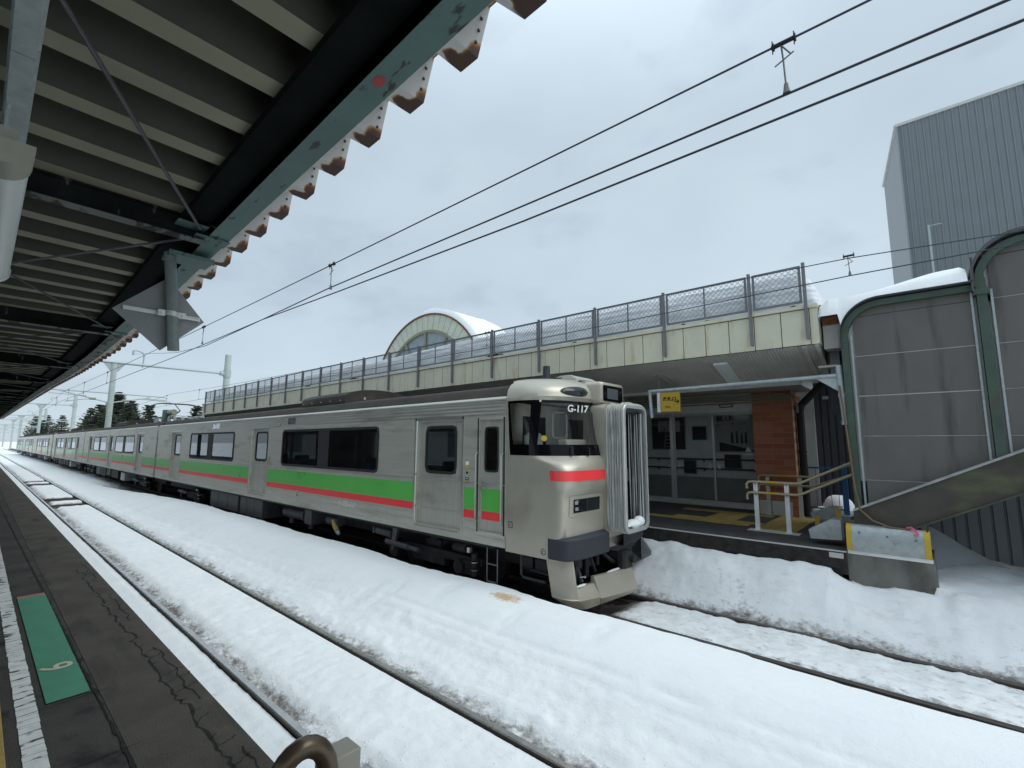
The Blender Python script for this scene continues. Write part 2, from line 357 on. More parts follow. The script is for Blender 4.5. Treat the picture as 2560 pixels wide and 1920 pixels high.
# ------------------------------------------------------------------ ground and snow
RAILS = (2.055, 3.195, 6.21, 7.31)
def bank_edge(x): return 5.22 + .07 * fbm(x * .7, 3.3) - .35 * sm(-18, -34, x) + .018 * nz(x * 4, 9)
def snow_h(x, y):
    """height, dirt, stain, grime"""
    rough = fbm(x * 1.3, y * 1.3) ; fine = fbm(x * 7, y * 7, 2.)
    d = 0; g = .35; st = 0
    if y < 2.02:
        z = -.014 + .010 * fine + .006 * rough; d = .10 * (1 - sm(1.90, 2.0, 2.02 + (2.02 - y) * -1)) ; g = .25
        z -= .030 * sm(1.90, 2.0, y)
        if y > 2.012: z = -.07
    elif y < 3.17:
        u = y - 2.09
        grove = 1 - sm(.06 + .05 * (nz(x * 3, 1) + .4), .22 + .10 * (nz(x * 2.2, 5) + .5), u)
        grove *= .8 + .5 * nz(x * 1.1, 3)
        z = -.012 + .012 * fine + .007 * rough + .012 * max(0, nz(x * 2.1, y * 2.4, 4)) - .075 * grove
        z = min(z, -.034 + .06 * sm(3.16, 2.99, y)) + .003 * nz(x * 24, y * 24) * (1 - grove)
        d = .46 * grove + .05 * sm(.3, 0, u - .1); g = .4
        if u < 0: z = -.09; d = .8
        if y > 3.145: z = -.07; d = .8
        for a, b in ((-29.3, -27.0), (-26.4, -24.6), (-42.8, -40.6), (-39.9, -37.6)):
            if a < x < b:
                w = sm(a, a + .25, x + .15 * nz(y * 6, 2)) * (1 - sm(b - .25, b, x + .15 * nz(y * 6, 8)))
                z -= .13 * w; d = max(d, .75 * w + .15 * nz(x * 5, y * 5))
    elif y < bank_edge(x):
        u = y - 3.235; be = bank_edge(x)
        grove = 1 - sm(.05 + .06 * (nz(x * 2.3, 11) + .4), .26 + .14 * (nz(x * 1.7, 15) + .5), u)
        top = .375 + .022 * nz(x * .5, 21) - .40 * sm(-17, -38, x)
        z = -.02 + (top + .02) * (sm(.10, 1.62, u) ** 1.15) - .07 * grove
        rgh = 1 - sm(.6, 1.3, u)
        z += fine * (.0015 + .009 * rgh) + rough * (.003 + .008 * rgh) + .012 * nz(x * .35, y * 1.3, 5) + .004 * nz(x * .5, y * 9, 15)
        z += .012 * sm(.3, .5, nz(x * 1.8, y * 3, 9)) * rgh + .0045 * nz(x * 20, y * 20) * rgh
        d = .42 * grove + .12 * rgh * max(0, nz(x * 2, y * 3, 8)); g = .15 + .35 * rgh
        # ski-like drag groove running along the slope
        gy = 4.25 + .1 * (x + 3) * .12
        z -= .018 * math.exp(-((y - gy) / .03) ** 2) * sm(-7.5, -6, x) * (.6 + nz(x * 3, 31))
        z -= .010 * math.exp(-((y - gy + .16 + .02 * nz(x, 3)) / .025) ** 2) * sm(-6.5, -5, x) + .012 * math.exp(-((y - 3.86 - .03 * nz(x * .7, 9)) / .05) ** 2) * (.5 + nz(x * 2, 13))
        # little scraped marks in the bank's side
        for mx_, my_ in ((-5.35, 4.72), (-6.2, 4.35), (-6.6, 4.15), (-2.9, 4.8), (-4.0, 4.5)):
            q = ((x - mx_) / .10) ** 2 + ((y - my_) / .22) ** 2
            if q < 4: z -= .040 * math.exp(-q) - .03 * math.exp(-q * 3)
        sx, sy = (x + 4.42) / .40, (y - 4.90) / .20
        st = max(0, 1 - (sx * sx + sy * sy) ** .7) * .62
        z -= .06 * sm(.06, 0, be - y) ** 2
        if u < 0.0: z = -.09; d = .8
    elif y < 6.17:
        far = sm(-22, -42, x); z = -.24 + .18 * far + .05 * fine; d = 1. - .85 * far; under = x < -3.9
        if not under:
            z = -.24 + .20 * sm(5.62, 5.95, y + .08 * nz(x * 2, 77)); d = .75 - .35 * sm(5.6, 6.1, y)
    elif y < 7.30:
        if x < -4.1: z = -.22 + .04 * fine; d = 1 - .8 * sm(-60, -130, x)
        else:
            w = sm(-4.15, -3.4, x + .25 * nz(y * 2.5, 3))
            z = -.22 + (.20) * w + .035 * rough * w + .018 * fine * w
            grove = 1 - sm(0, .2 + .1 * nz(x * 2, 41), y - 6.24)
            z -= .05 * grove * w
            if y > 7.265: z = min(z, -.06)
            d = .85 - .69 * w + .26 * grove + .10 * max(0, nz(x * 1.1, y * 3.2, 51)) + .05 * nz(x * .6, y * 6, 14); g = 1. ; z += .010 * nz(x * 5, y * 9, 8) * w; z += .012 * nz(x * 2.2, y * 7, 8) * w
    else:
        u = y - 7.35; w = 1
        grove = 1 - sm(.02, .22 + .15 * (nz(x * 2, 61) + .4), u)
        top = .72 + .05 * nz(x * 1.6, 71)
        if x > -1.2:
            top = .72 + (.50 - .72) * sm(-1.35, -.85, x)
            if x > -.08: top = .50 + .10 * sm(-.08, .12, x)
        z = -.03 + (top + .03) * sm(0., .98, u) ** .85 - .05 * grove
        z += .050 * rough * sm(0, .4, u) + .012 * fine + .05 * sm(.0, .5, nz(x * 1.9, y * 2.2, 33)) * sm(.1, .5, u)
        if x > -.11 and y > 8.3: z = .60 + .05 * rough + .16 * sm(8.3, 9.3, y) * (1 - sm(.0, 2.5, x)) - .80 * sm(9.6, 14, y) - .10 * sm(.3, 3, x)
        if x < -4.2: z = z * .5 - .2; d = .8
        d = max(d, .42 * grove) + .24 * max(0, nz(x * .8, y * 1.6, 91)) * (1 - sm(.5, 1, u)) + .05 + .07 * (1 - sm(.1, .55, u)); g = .9
        if u < 0: z = -.08; d = .8
    if x < -60: z -= .02
    return z, d, st, g
def build_snow():
    xs = [6.5]
    while xs[-1] > -230:
        d = max(abs(xs[-1]), 3.); xs.append(xs[-1] - max(.032, (d - 4) * .011))
    ys = [.98 + .030 * i for i in range(250)]
    while ys[-1] < 70: ys.append(ys[-1] + max(.06, (ys[-1] - 8.4) * .12))
    for r in (2.011, 2.021, 2.095, 3.15, 3.24, 6.165, 6.25, 7.262, 7.352): ys.append(r)
    ys = sorted(set(ys))
    v = []; c = []
    for x in xs:
        for y in ys:
            if y > 8.25 and x < -1.02: z, d, s_, g = -.3, 0, 0, .3
            else: z, d, s_, g = snow_h(x, y)
            if y > 10.2 and x < -.0: z = -.3
            v.append((x, y, z)); c.append((max(0, min(1, d)), max(0, s_), min(1, g), 1))
    ny = len(ys); f = []
    for i in range(len(xs) - 1):
        for j in range(ny - 1):
            a = i * ny + j; f.append((a, a + ny, a + ny + 1, a + 1))
    me = bpy.data.meshes.new('snow_field'); me.from_pydata(v, [], f); me.materials.append(M['snow'])
    ca = me.color_attributes.new('dirt', 'FLOAT_COLOR', 'POINT')
    ca.data.foreach_set('color', [q for k in c for q in k]); me.shade_smooth()
    o = bpy.data.objects.new('snow_field', me); COL.objects.link(o); o['kind'] = 'structure'
build_snow()
def plain_snow(name, v, f, dirt=0., grime=.3, kind=True):
    me = bpy.data.meshes.new(name); me.from_pydata(v, [], f); me.materials.append(M['snow'])
    ca = me.color_attributes.new('dirt', 'FLOAT_COLOR', 'POINT')
    ca.data.foreach_set('color', [q for _ in v for q in (dirt, 0, grime, 1)]); me.shade_smooth()
    o = bpy.data.objects.new(name, me); COL.objects.link(o)
    if kind: o['kind'] = 'structure'
    return o
plain_snow('ground', [(-4000, -4000, -.34), (4000, -4000, -.34), (4000, 4000, -.34), (-4000, 4000, -.34)], [(0, 1, 2, 3)])
# snow around the far end of the near platform
# rails
M['railtop2'] = mat('dull_rail_top', (.075, .065, .058), .5, .3, .2, 8)
def rail(y):
    mb = MB(); prof = [(-.036, -.010), (-.026, 0), (.026, 0), (.036, -.010), (.036, -.035), (.009, -.05), (.009, -.13), (.06, -.15), (-.06, -.15), (-.009, -.13), (-.009, -.05), (-.036, -.035)]
    for x0, x1 in ((6.5, -230),):
        b = len(mb.v); mb.v += [(x0, y + p[0], p[1]) for p in prof] + [(x1, y + p[0], p[1]) for p in prof]; n = len(prof)
        for k in range(n):
            mb.cm = 0 if k in (0, 1, 2) else 1
            mb.face((b + k, b + (k + 1) % n, b + n + (k + 1) % n, b + n + k))
    o = mb.build('rail', ['railtop' if y < 5 else 'railtop2', 'railside'])
    o['kind'] = 'structure'
for y in RAILS: rail(y)
random.seed(21)
cb = MB()
for k in range(1500):
    x = -1.3 - 11 * random.random() ** 1.5; q = random.random()
    y = (2.13 + .30 * random.random() ** 1.3) if q < .55 else (3.27 + .45 * random.random() ** 1.4) if q < .8 else (2.2 + .9 * random.random())
    z = snow_h(x, y)[0]; r = .004 + .012 * random.random() ** 2.5
    vs = [(x + r * random.uniform(.6, 1.2), y, z), (x - r * random.uniform(.6, 1.2), y + r * .3, z), (x, y + r * random.uniform(.6, 1.2), z), (x + r * .2, y - r * random.uniform(.6, 1.2), z), (x, y, z + r * random.uniform(.5, 1)), (x, y, z - r)]
    cb.add(vs, [(0, 2, 4), (2, 1, 4), (1, 3, 4), (3, 0, 4), (2, 0, 5), (1, 2, 5), (3, 1, 5), (0, 3, 5)])
o = cb.build('snow_crumbs', 'snow', smooth=0); o['kind'] = 'stuff'; o['label'] = 'loose crumbs of icy snow beside the near rails'
i = 0
for kk, x in enumerate((-24.9, -25.5, -26.1, -27.4, -28.1, -28.8, -38, -38.8, -39.5, -41.1, -42)):
    mb = MB(); mb.bbox(x - .12, x + .12, 2.13, 3.12, -.2, -.085 + .015 * sin(x * 3)); o = mb.build('sleeper', 'sleeper')
    tag(o, 'bare brown sleeper between the near rails, %s from the camera in the %s melted gap' % (['nearest', 'second', 'third'][kk % 3] if kk < 9 else ['nearest', 'second'][kk - 9], ['first', 'second', 'third', 'fourth'][kk // 3]), 'sleeper', 'sleepers bared between the near rails')

# ------------------------------------------------------------------ near platform
mb = MB(); mb.box(-95, 5, -7, 1.07, -.3, .92); o = mb.build('platform', 'asphalt'); o['kind'] = 'structure'
M['asph3'] = mat('brown_asphalt', (.088, .077, .062), .93, 0, .30, 3.0, 1.0, 140, dirt=((.045, .040, .034), .56, .15, 2.2, (.6, 2.5, 1)))
mb = MB(); mb.box(-95, 5, .637, 1.069, .915, .9232); o = mb.build('platform_surface', 'asph3', smooth=0); o['kind'] = 'structure'
def crack(pts, w, z=.9245):
    mb = MB(); L = []; R_ = []
    for i, (x, y) in enumerate(pts):
        dx = pts[min(i + 1, len(pts) - 1)][0] - pts[max(i - 1, 0)][0]; dy = pts[min(i + 1, len(pts) - 1)][1] - pts[max(i - 1, 0)][1]
        l = math.hypot(dx, dy) or 1; ww = w * (.35 + 1.1 * random.random()) / 2
        L.append((x - dy / l * ww, y + dx / l * ww, z)); R_.append((x + dy / l * ww, y - dx / l * ww, z))
    mb.loft([L, R_], False); return mb
M['crack'] = mat('crack_dark', (.016, .015, .014), 1)
cm = MB()
def addcrack(pts, w):
    c = crack(pts, w); b = len(cm.v); cm.v += c.v
    for f in c.f: cm.face([b + k for k in f])
addcrack([(-1.9 - .035 * k, .635 + .012 * nz(k * .35, 2) - .0003 * k + .006 * (random.random() - .5)) for k in range(420)], .014)
addcrack([(-1.6 - .04 * k, .93 + .05 * nz(k * .16, 12) + .03 * nz(k * .9, 3) + .012 * (random.random() - .5)) for k in range(150)], .014)
for a_ in (0, 34, 70, 104): addcrack([(-1.6 - .05 * (k + a_), 1.01 + .045 * nz((k + a_) * .3, 32) + .015 * (random.random() - .5)) for k in range(22)], .010)
for k in range(40):
    x = -1.7 + .09 * k - k * .25 - random.random() * .1; y0 = .92 + .02 * random.random()
    addcrack([(x + .03 * (random.random() - .5) - .01 * j, y0 + .02 * j) for j in range(1 + random.randint(2, 7))], .0066)
for x0, s_ in ((-2.45, .3), (-3.02, .1), (-3.75, .25), (-5.2, .15), (-6.3, .1), (-8.5, .1)):
    addcrack([(x0 - s_ * t_ * .4 + .02 * nz(t_ * 9, x0), -.3 + 1.37 * t_ * .72) for t_ in [k / 24 for k in range(25)]], .0066)
o = cm.build('platform_cracks', 'crack', smooth=0); o['kind'] = 'structure'
# worn white line, tactile yellow strip
def sheet(name, x0, x1, y0, y1, z, m):
    mb = MB(); mb.box(x0, x1, y0, y1, z - .003, z); o = mb.build(name, m, smooth=0); o['kind'] = 'structure'; return o
mb = MB(); x = 3.
while x > -70:
    l = .05 + .09 * random.random() ** 2
    j = lambda: (random.random() - .5) * .006
    mb.add([(x - j() * .3, .29 + j(), .924), (x - l + .003, .29 + j(), .924), (x - l + .003, .373 + j(), .924), (x + j() * .3, .373 + j(), .924)], [(3, 2, 1, 0)]); x -= l
o = mb.build('platform_white_line', 'line', smooth=0); o['kind'] = 'structure'
mb = MB(); x = 3.
while x > -70: mb.bbox(x - .296, x, -.06, .238, .918, .9265, .003); x -= .3
o = mb.build('tactile_strip', 'tile_y', smooth=0); o['kind'] = 'structure'
mk = thing('boarding_mark', 'green painted strip with a cream numeral and salmon end band on the asphalt', 'floor marking', (-5.2, .5, .92))
mb = MB(); mb.add([(-6.56, .404, .9275), (-3.87, .41, .9275), (-3.88, .60, .9275), (-6.57, .595, .9275)], [(0, 1, 2, 3)]); mb.build('green_strip', 'patch_g', mk, smooth=0)
mb = MB(); mb.add([(-6.65, .404, .9275), (-6.56, .404, .9275), (-6.57, .595, .9275), (-6.66, .592, .9275)], [(0, 1, 2, 3)]); mb.build('salmon_band', 'patch_p', mk, smooth=0)
text('numeral', '9', 'num', (-4.50, .42, .9305), (1, 0, 0), (0, 1, 0), .225, mk, .0005, bold=.012, xs=1.15)

# barrier at the platform edge, bottom of the picture
br = thing('edge_barrier', 'bronze bent tube joined to a square metal post at the platform edge', 'barrier', (-1.7, .95, .92))
mb = MB(); mb.bbox(-1.75, -1.65, .945, 1.045, .92, 1.30, .004); mb.build('post', 'light_cap', br)
mb = MB(); mb.bbox(-1.76, -1.64, .925, .942, 1.12, 1.27, .003); mb.build('bracket', 'alu', br)
mb = MB(); pts = [(-1.70, .925, 1.20)]
pts = [(-1.62, .945, 1.16), (-1.64, .93, 1.20)] + [(-1.66 - .02 * k / 10, .835 + .085 * cos(radians(20 + 16 * k)), 1.275 + .105 * sin(radians(20 + 16 * k))) for k in range(11)] + [(-1.68, .745, 1.15), (-1.68, .745, .93)]
mb.tube(pts, .034, 14); mb.build('bent_tube', 'bronze', br)

# ------------------------------------------------------------------ near canopy
KZ = ((6, 4.80), (-1.34, 4.40), (-5, 4.22), (-6.5, 4.125), (-8.5, 4.05), (-11.3, 3.97), (-16, 3.99), (-22.7, 4.12), (-40, 4.30), (-68, 4.53), (-80, 4.6))
def zb(x):
    for (a, za), (b, zb_) in zip(KZ, KZ[1:]):
        if x >= b: return za + (zb_ - za) * (a - x) / (a - b)
    return KZ[-1][1]
can = thing('platform_canopy', 'dark corrugated platform canopy on a teal edge beam with a rust stained sawtooth eave', 'canopy', (-10, 1.2, .92))
P0 = -1.86; PP = .48
def deck_profile(xa, xb):
    pts = []   # (x, dz)
    k0 = int((P0 - xa) / PP) - 1; k = k0
    while P0 - k * PP > xb:
        x = P0 - k * PP
        pts += [(x + .28, .25, 'c'), (x + .23, .25, 'w'), (x + .14, 0, 'f'), (x, 0, 'w'), (x - .20, .25, 'c')]; k += 1
    return pts
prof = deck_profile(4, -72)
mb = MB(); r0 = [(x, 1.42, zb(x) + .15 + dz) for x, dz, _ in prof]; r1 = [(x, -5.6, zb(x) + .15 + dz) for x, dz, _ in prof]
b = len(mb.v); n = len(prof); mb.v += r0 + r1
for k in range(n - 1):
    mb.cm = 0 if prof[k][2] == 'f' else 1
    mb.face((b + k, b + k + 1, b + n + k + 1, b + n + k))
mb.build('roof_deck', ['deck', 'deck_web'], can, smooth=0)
# white eave with rust on the flats: finer strips so the rust has an outline of its own
mb = MB()
def eave_mat():
    m = mat('rusted_eave', (.56, .54, .51), .6, 0, .1, 4); N = m.node_tree.nodes; L = m.node_tree.links; p = N['Principled BSDF']
    vc = N.new('ShaderNodeVertexColor'); vc.layer_name = 'rust'
    tcn = N.new('ShaderNodeTexCoord'); n_ = N.new('ShaderNodeTexNoise'); n_.inputs['Scale'].default_value = 14; n_.inputs['Detail'].default_value = 7
    L.new(tcn.outputs['Object'], n_.inputs[0])
    a = N.new('ShaderNodeMath'); a.operation = 'MULTIPLY_ADD'; L.new(n_.outputs[0], a.inputs[0]); a.inputs[1].default_value = .5; L.new(vc.outputs[0], a.inputs[2])
    r = N.new('ShaderNodeValToRGB'); e = r.color_ramp.elements; e[0].position = .50; e[0].color = (.56, .54, .51, 1); e[1].position = .85; e[1].color = (.055, .022, .012, 1)
    q = e.new(.60); q.color = (.42, .22, .08, 1); q = e.new(.70); q.color = (.14, .055, .02, 1)
    L.new(a.outputs[0], r.inputs[0]); L.new(r.outputs[0], p.inputs['Base Color']); p.inputs['Roughness'].default_value = .8
    return m
M['eave_r'] = eave_mat()
cols = []; ys_ = [1.42 + .22 * k / 8 for k in range(9)]
prof2 = []
for (x, dz, t), (x2, dz2, t2) in zip(prof, prof[1:]):
    s_ = 4 if t in 'fw' else 1
    for k in range(s_): prof2.append((x + (x2 - x) * k / s_, dz + (dz2 - dz) * k / s_, t))
n = len(prof2)
for y in ys_:
    for x, dz, t in prof2:
        mb.v.append((x, y, zb(x) + .15 + dz))
        r_ = max(0, 1 - dz / .10) * sm(1.51, 1.60, y + .05 * nz(x * 8, y * 9) + .06 * (1 if t == 'f' and ((P0 - x) % PP) / PP > .82 else 0)) * .78
        if dz > .2: r_ = .0 + .5 * sm(1.6, 1.64, y)
        cols.append(r_)
for i in range(len(ys_) - 1):
    for k in range(n - 1): mb.face((i * n + k, i * n + k + 1, (i + 1) * n + k + 1, (i + 1) * n + k))
o = mb.build('eave_edge', M['eave_r'], can, smooth=0)
ca = o.data.color_attributes.new('rust', 'FLOAT_COLOR', 'POINT'); ca.data.foreach_set('color', [q for c in cols for q in (c, c, c, 1)])
mb = MB()
for k in range(-2, 40):
    xt = P0 - k * PP
    for q, (yy, f_) in enumerate(((1.60, .22), (1.60, .45), (1.60, .68))):
        xx = xt + .14 + .09 * f_; zz = zb(xx) + .15 + .25 * f_
        mb.box(xx + .001, xx + .010, yy - .006 - .035 * q * 0, yy + .006, zz - .007, zz + .007)
o = mb.build('eave_bolt', 'under', can, smooth=0); o['kind'] = 'stuff'
# closing sheet above the deck, so no light leaks through the valleys
mb = MB(); xs = [4 - 2 * k for k in range(39)]
mb.loft([[(x, y, zb(x) + z) for x in xs] for y, z in ((1.60, .415), (1.60, .50), (-5.6, .50), (-5.6, .415))], False); mb.build('roof_top', 'wallg', can)
mb = MB(); x = -1.7
# edge beam: H section along x, sections between the joints
JX = [4.2, -.4, -4.78, -9.1, -13.5, -17.9, -22.3, -26.7, -31.1, -35.5, -39.9, -44.3, -48.7, -53.1, -57.5, -61.9, -66.3, -70.7]
for k in range(len(JX) - 1):
    mb = MB(); a, b_ = JX[k] - .015, JX[k + 1] + .015; n_ = 5
    xs = [a + (b_ - a) * q / n_ for q in range(n_ + 1)]
    def strip(y0, y1, za, zc):
        mb.loft([[(x, y0, zb(x) + za) for x in xs], [(x, y1, zb(x) + za) for x in xs], [(x, y1, zb(x) + zc) for x in xs], [(x, y0, zb(x) + zc) for x in xs]], True)
        q = len(mb.v) - 4 * len(xs)
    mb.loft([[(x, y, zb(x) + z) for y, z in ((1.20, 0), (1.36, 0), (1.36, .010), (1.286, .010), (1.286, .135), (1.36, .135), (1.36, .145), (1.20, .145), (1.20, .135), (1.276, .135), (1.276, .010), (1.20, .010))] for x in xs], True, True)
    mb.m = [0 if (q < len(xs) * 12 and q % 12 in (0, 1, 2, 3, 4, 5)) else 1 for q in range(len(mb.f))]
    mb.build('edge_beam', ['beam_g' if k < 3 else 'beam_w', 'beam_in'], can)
    mb = MB(); mb.loft([[(x, y, zb(x) + z) for y, z in ((.99, .085), (1.19, .085), (1.19, .147), (.99, .147))] for x in xs], True, True); mb.build('shade_strip', 'beam_in', can)  # added black strip, stands for the shade where the deck meets the beam
for x in JX[1:-1]:
    mb = MB()
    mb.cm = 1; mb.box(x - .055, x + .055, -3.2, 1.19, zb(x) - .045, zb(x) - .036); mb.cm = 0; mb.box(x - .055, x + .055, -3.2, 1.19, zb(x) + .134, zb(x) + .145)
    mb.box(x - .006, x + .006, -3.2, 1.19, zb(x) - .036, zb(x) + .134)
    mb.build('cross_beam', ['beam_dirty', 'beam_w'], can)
    mb = MB(); mb.box(x - .09, x + .09, 1.10, 1.37, zb(x) - .012, zb(x) - .002); mb.box(x - .16, x + .16, .95, 1.18, zb(x) + .05, zb(x) + .056)
    for dx in (-.05, .05):
        mb.tube([(x + dx, 1.3, zb(x) - .028), (x + dx, 1.3, zb(x) - .010)], .014, 6)
    mb.build('joint_plate', 'beam_g', can)
for k in range(2, 12):
    a, b_ = JX[k], JX[k + 1]; za, zc = zb(a) + .03, zb(b_) + .03
    mb = MB(); mb.tube([(a + .15 * -1, 1.12, za), (b_, -1.3, zc)], .011, 6); mb.tube([(b_ + .15, 1.12, zc), (a, -1.3, za)], .011, 6)
    mb.build('brace_rod', 'under_grey', can)
mb = MB(); a, b_ = JX[1], JX[2]; mb.tube([(b_ + .12, 1.12, zb(b_) + .03), (a, -1.25, zb(a) + .03)], .013, 8)
for q in (.25, .6): pass
mb.build('brace_rod', 'under_grey', can)
for x in JX[2:-1:2]:
    mb = MB(); mb.bbox(x - .12, x + .12, -2.5, -2.26, .92, zb(x) + .0, .01); mb.build('column', 'beam_g', can)
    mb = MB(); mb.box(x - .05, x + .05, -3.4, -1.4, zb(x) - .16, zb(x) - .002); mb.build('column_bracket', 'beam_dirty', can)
wr = thing('waiting_room', 'dark panelled waiting room on the near platform, mirrored in the train windows', 'waiting room', (-22, -4, .92))
mb = MB(); mb.box(-35, -9, -5.2, -2.9, .92, 3.9); mb.build('wall', 'darkwall', wr, smooth=0)
mb = MB(); [mb.box(-33 + 4 * k, -31 + 4 * k, -2.9, -2.86, 1.9, 2.8) for k in range(6)]; mb.build('window', 'black', wr, smooth=0)
mb = MB(); mb.box(-35.1, -8.9, -5.3, -2.8, 3.9, 4.0); mb.build('roof', 'under_grey', wr, smooth=0)
# fixtures under the canopy
lf = thing('strip_light', 'long curved tube light under the canopy with a beige end cap', 'ceiling light', (-4.4, -.07, 3.8))
def half(y, z, r, n=9): return [(y + r * cos(radians(180 + 180 * k / n)), z + r * .8 * sin(radians(180 + 180 * k / n))) for k in range(n + 1)]
def cap(x0, x1, grow, mname, nm):
    mb = MB(); pr = [(-.165 - grow, 3.83)] + half(-.06, 3.80, .105 + grow) + [(.045 + grow, 3.83)]
    mb.loft([[(x0, y, z) for y, z in pr], [(x1, y, z) for y, z in pr]], True, True); mb.build(nm, mname, lf)
cap(-3.17, -3.40, .010, 'light_cap', 'end_cap'); cap(-3.402, -5.66, 0, 'light_cover', 'cover'); cap(-5.662, -5.74, .008, 'light_cover', 'end_cap')
mb = MB(); mb.box(-5.7, -3.2, -.11, -.01, 3.832, 3.90); mb.build('housing', 'light_cap', lf)
for x in (-3.6, -5.3):
    mb = MB(); mb.tube([(x, -.06, 3.90), (x, -.06, zb(x) + .15)], .008, 6); mb.build('hanger_rod', 'gal', lf)
ct = thing('cable_tray', 'grey galvanised cable duct running under the corrugated deck', 'cable duct', (-2, -.04, 4.3))
mb = MB()
for a, b_ in ((2.0, -1.6), (-1.61, -3.1), (-3.11, -4.45)):
    mb.loft([[(x, y, zb(x) - .08 + z) for y, z in ((-.075, 0), (.01, 0), (.01, .05), (.022, .05), (.022, .062), (-.087, .062), (-.087, .05), (-.075, .05))] for x in (a, b_)], True, True)
mb.build('duct', 'gal', ct)
mb = MB(); mb.tube([(-4.35, -.03, zb(-4.3) - .05), (-4.4, -.04, 3.9)], .012, 6); mb.build('drop_conduit', 'gal', ct)

mb = MB(); cx0, cy0 = -2.10, 1.262
pp = [(cx0 + (.045 + .018 * nz(k * .8, 3)) * cos(2 * pi * k / 14), cy0 + (.030 + .012 * nz(k * .9, 7)) * sin(2 * pi * k / 14)) for k in range(14)]
mb.add([(x, y, zb(x) - .002) for x, y in pp], [tuple(range(14))]); mb.build('primer_patch', 'chip', can, smooth=0)
# hanging pipe and diamond sign
sp_ = thing('diamond_sign', 'square sign seen from behind, standing on its corner and clamped to a hanging pipe', 'sign', (-5.2, 1.1, 3.24))
mb = MB(); mb.tube([(-5.2, 1.03, 4.16), (-5.2, 1.13, 3.245)], .047, 20); mb.build('pipe', 'pipe', sp_)
mb = MB()
D = [(.67, 3.56), (1.04, 3.24), (1.37, 3.57), (1.05, 3.94)]
mb.loft([[(-5.262, y, z) for y, z in D], [(-5.266, y, z) for y, z in D]], True, True); mb.build('plate', 'plate', sp_)
mb = MB(); mb.box(-5.26, -5.245, .74, 1.33, 3.565, 3.60); mb.box(-5.245, -5.232, .74, 1.33, 3.565, 3.571); mb.box(-5.245, -5.232, .74, 1.33, 3.594, 3.60); mb.build('rail', 'alu', sp_)
mb = MB(); mb.tube([(-5.2, 1.088, 3.56), (-5.2, 1.093, 3.605)], .053, 20); mb.box(-5.25, -5.19, .985, 1.04, 3.555, 3.61); mb.box(-5.25, -5.19, 1.14, 1.20, 3.555, 3.61)
mb.tube([(-5.19, 1.01, 3.583), (-5.175, 1.01, 3.583)], .013, 6); mb.tube([(-5.19, 1.172, 3.583), (-5.175, 1.172, 3.583)], .013, 6)
mb.build('clamp', 'alu', sp_)
mb = MB(); mb.box(-5.35, -5.08, 1.0, 1.36, 4.125, 4.16); mb.build('top_bracket', 'beam_g', sp_)

# ------------------------------------------------------------------ trains
YC = 6.78; YN = 5.38; YF = 8.18; TL = YC
def bogie(xc, parent):
    mb = MB()
    for y in (5.66, 7.82):
        mb.bbox(xc - 1.35, xc + 1.35, y - .06, y + .06, .42, .56, .02)
        mb.bbox(xc - .45, xc + .45, y - .08, y + .08, .30, .50, .02)
        for dx in (-1.02, 1.02): mb.bbox(xc + dx - .16, xc + dx + .16, y - .10, y + .10, .26, .50, .03)
    mb.bbox(xc - .2, xc + .2, 5.7, 7.86, .45, .70, .02)
    for dx in (-.9, .9): mb.tube([(xc + dx, 5.58, .38), (xc + dx, 5.50, .38)], .11, 14)
    bo = mb.build('bogie', 'under', parent)
    for dx in (-1.02, 1.02):
        for y in (6.18, 7.34):
            w = MB(); w.tube([(xc + dx, y - .065, .41), (xc + dx, y + .065, .41)], .41, 28); w.build('wheel', 'under', bo)
    for y in (5.95, 7.6): a = MB(); a.tube([(xc, y, .60), (xc, y, .66), (xc, y, .72), (xc, y, .78), (xc, y, .84)], .27, 20, r2=.25); a.build('air_spring', 'under', bo)
    d = MB(); d.tube([(xc - 1.15, 5.50, .52), (xc - .45, 5.50, .50)], .055, 12); d.tube([(xc - .45, 5.50, .50), (xc - .15, 5.50, .49)], .042, 12)
    d.build('yaw_damper', 'under_grey', bo)
    v = MB()
    for q in (.30, .42, .55): v.tube([(xc + 1.28, 5.52, q), (xc + 1.28, 5.52, q + .08)], .05, 10); v.tube([(xc + 1.28, 5.52, q + .085), (xc + 1.28, 5.52, q + .10)], .056, 10)
    v.build('damper', 'under', bo)
    for q in (.385, .505): w = MB(); w.tube([(xc + 1.28, 5.518, q), (xc + 1.28, 5.518, q + .012)], .058, 12); w.build('damper_band', 'trim_steel', bo)
    w = MB(); w.box(xc + 1.18, xc + 1.24, 5.44, 5.5, .66, .74); w.build('damper_bracket', 'trim_steel', bo)
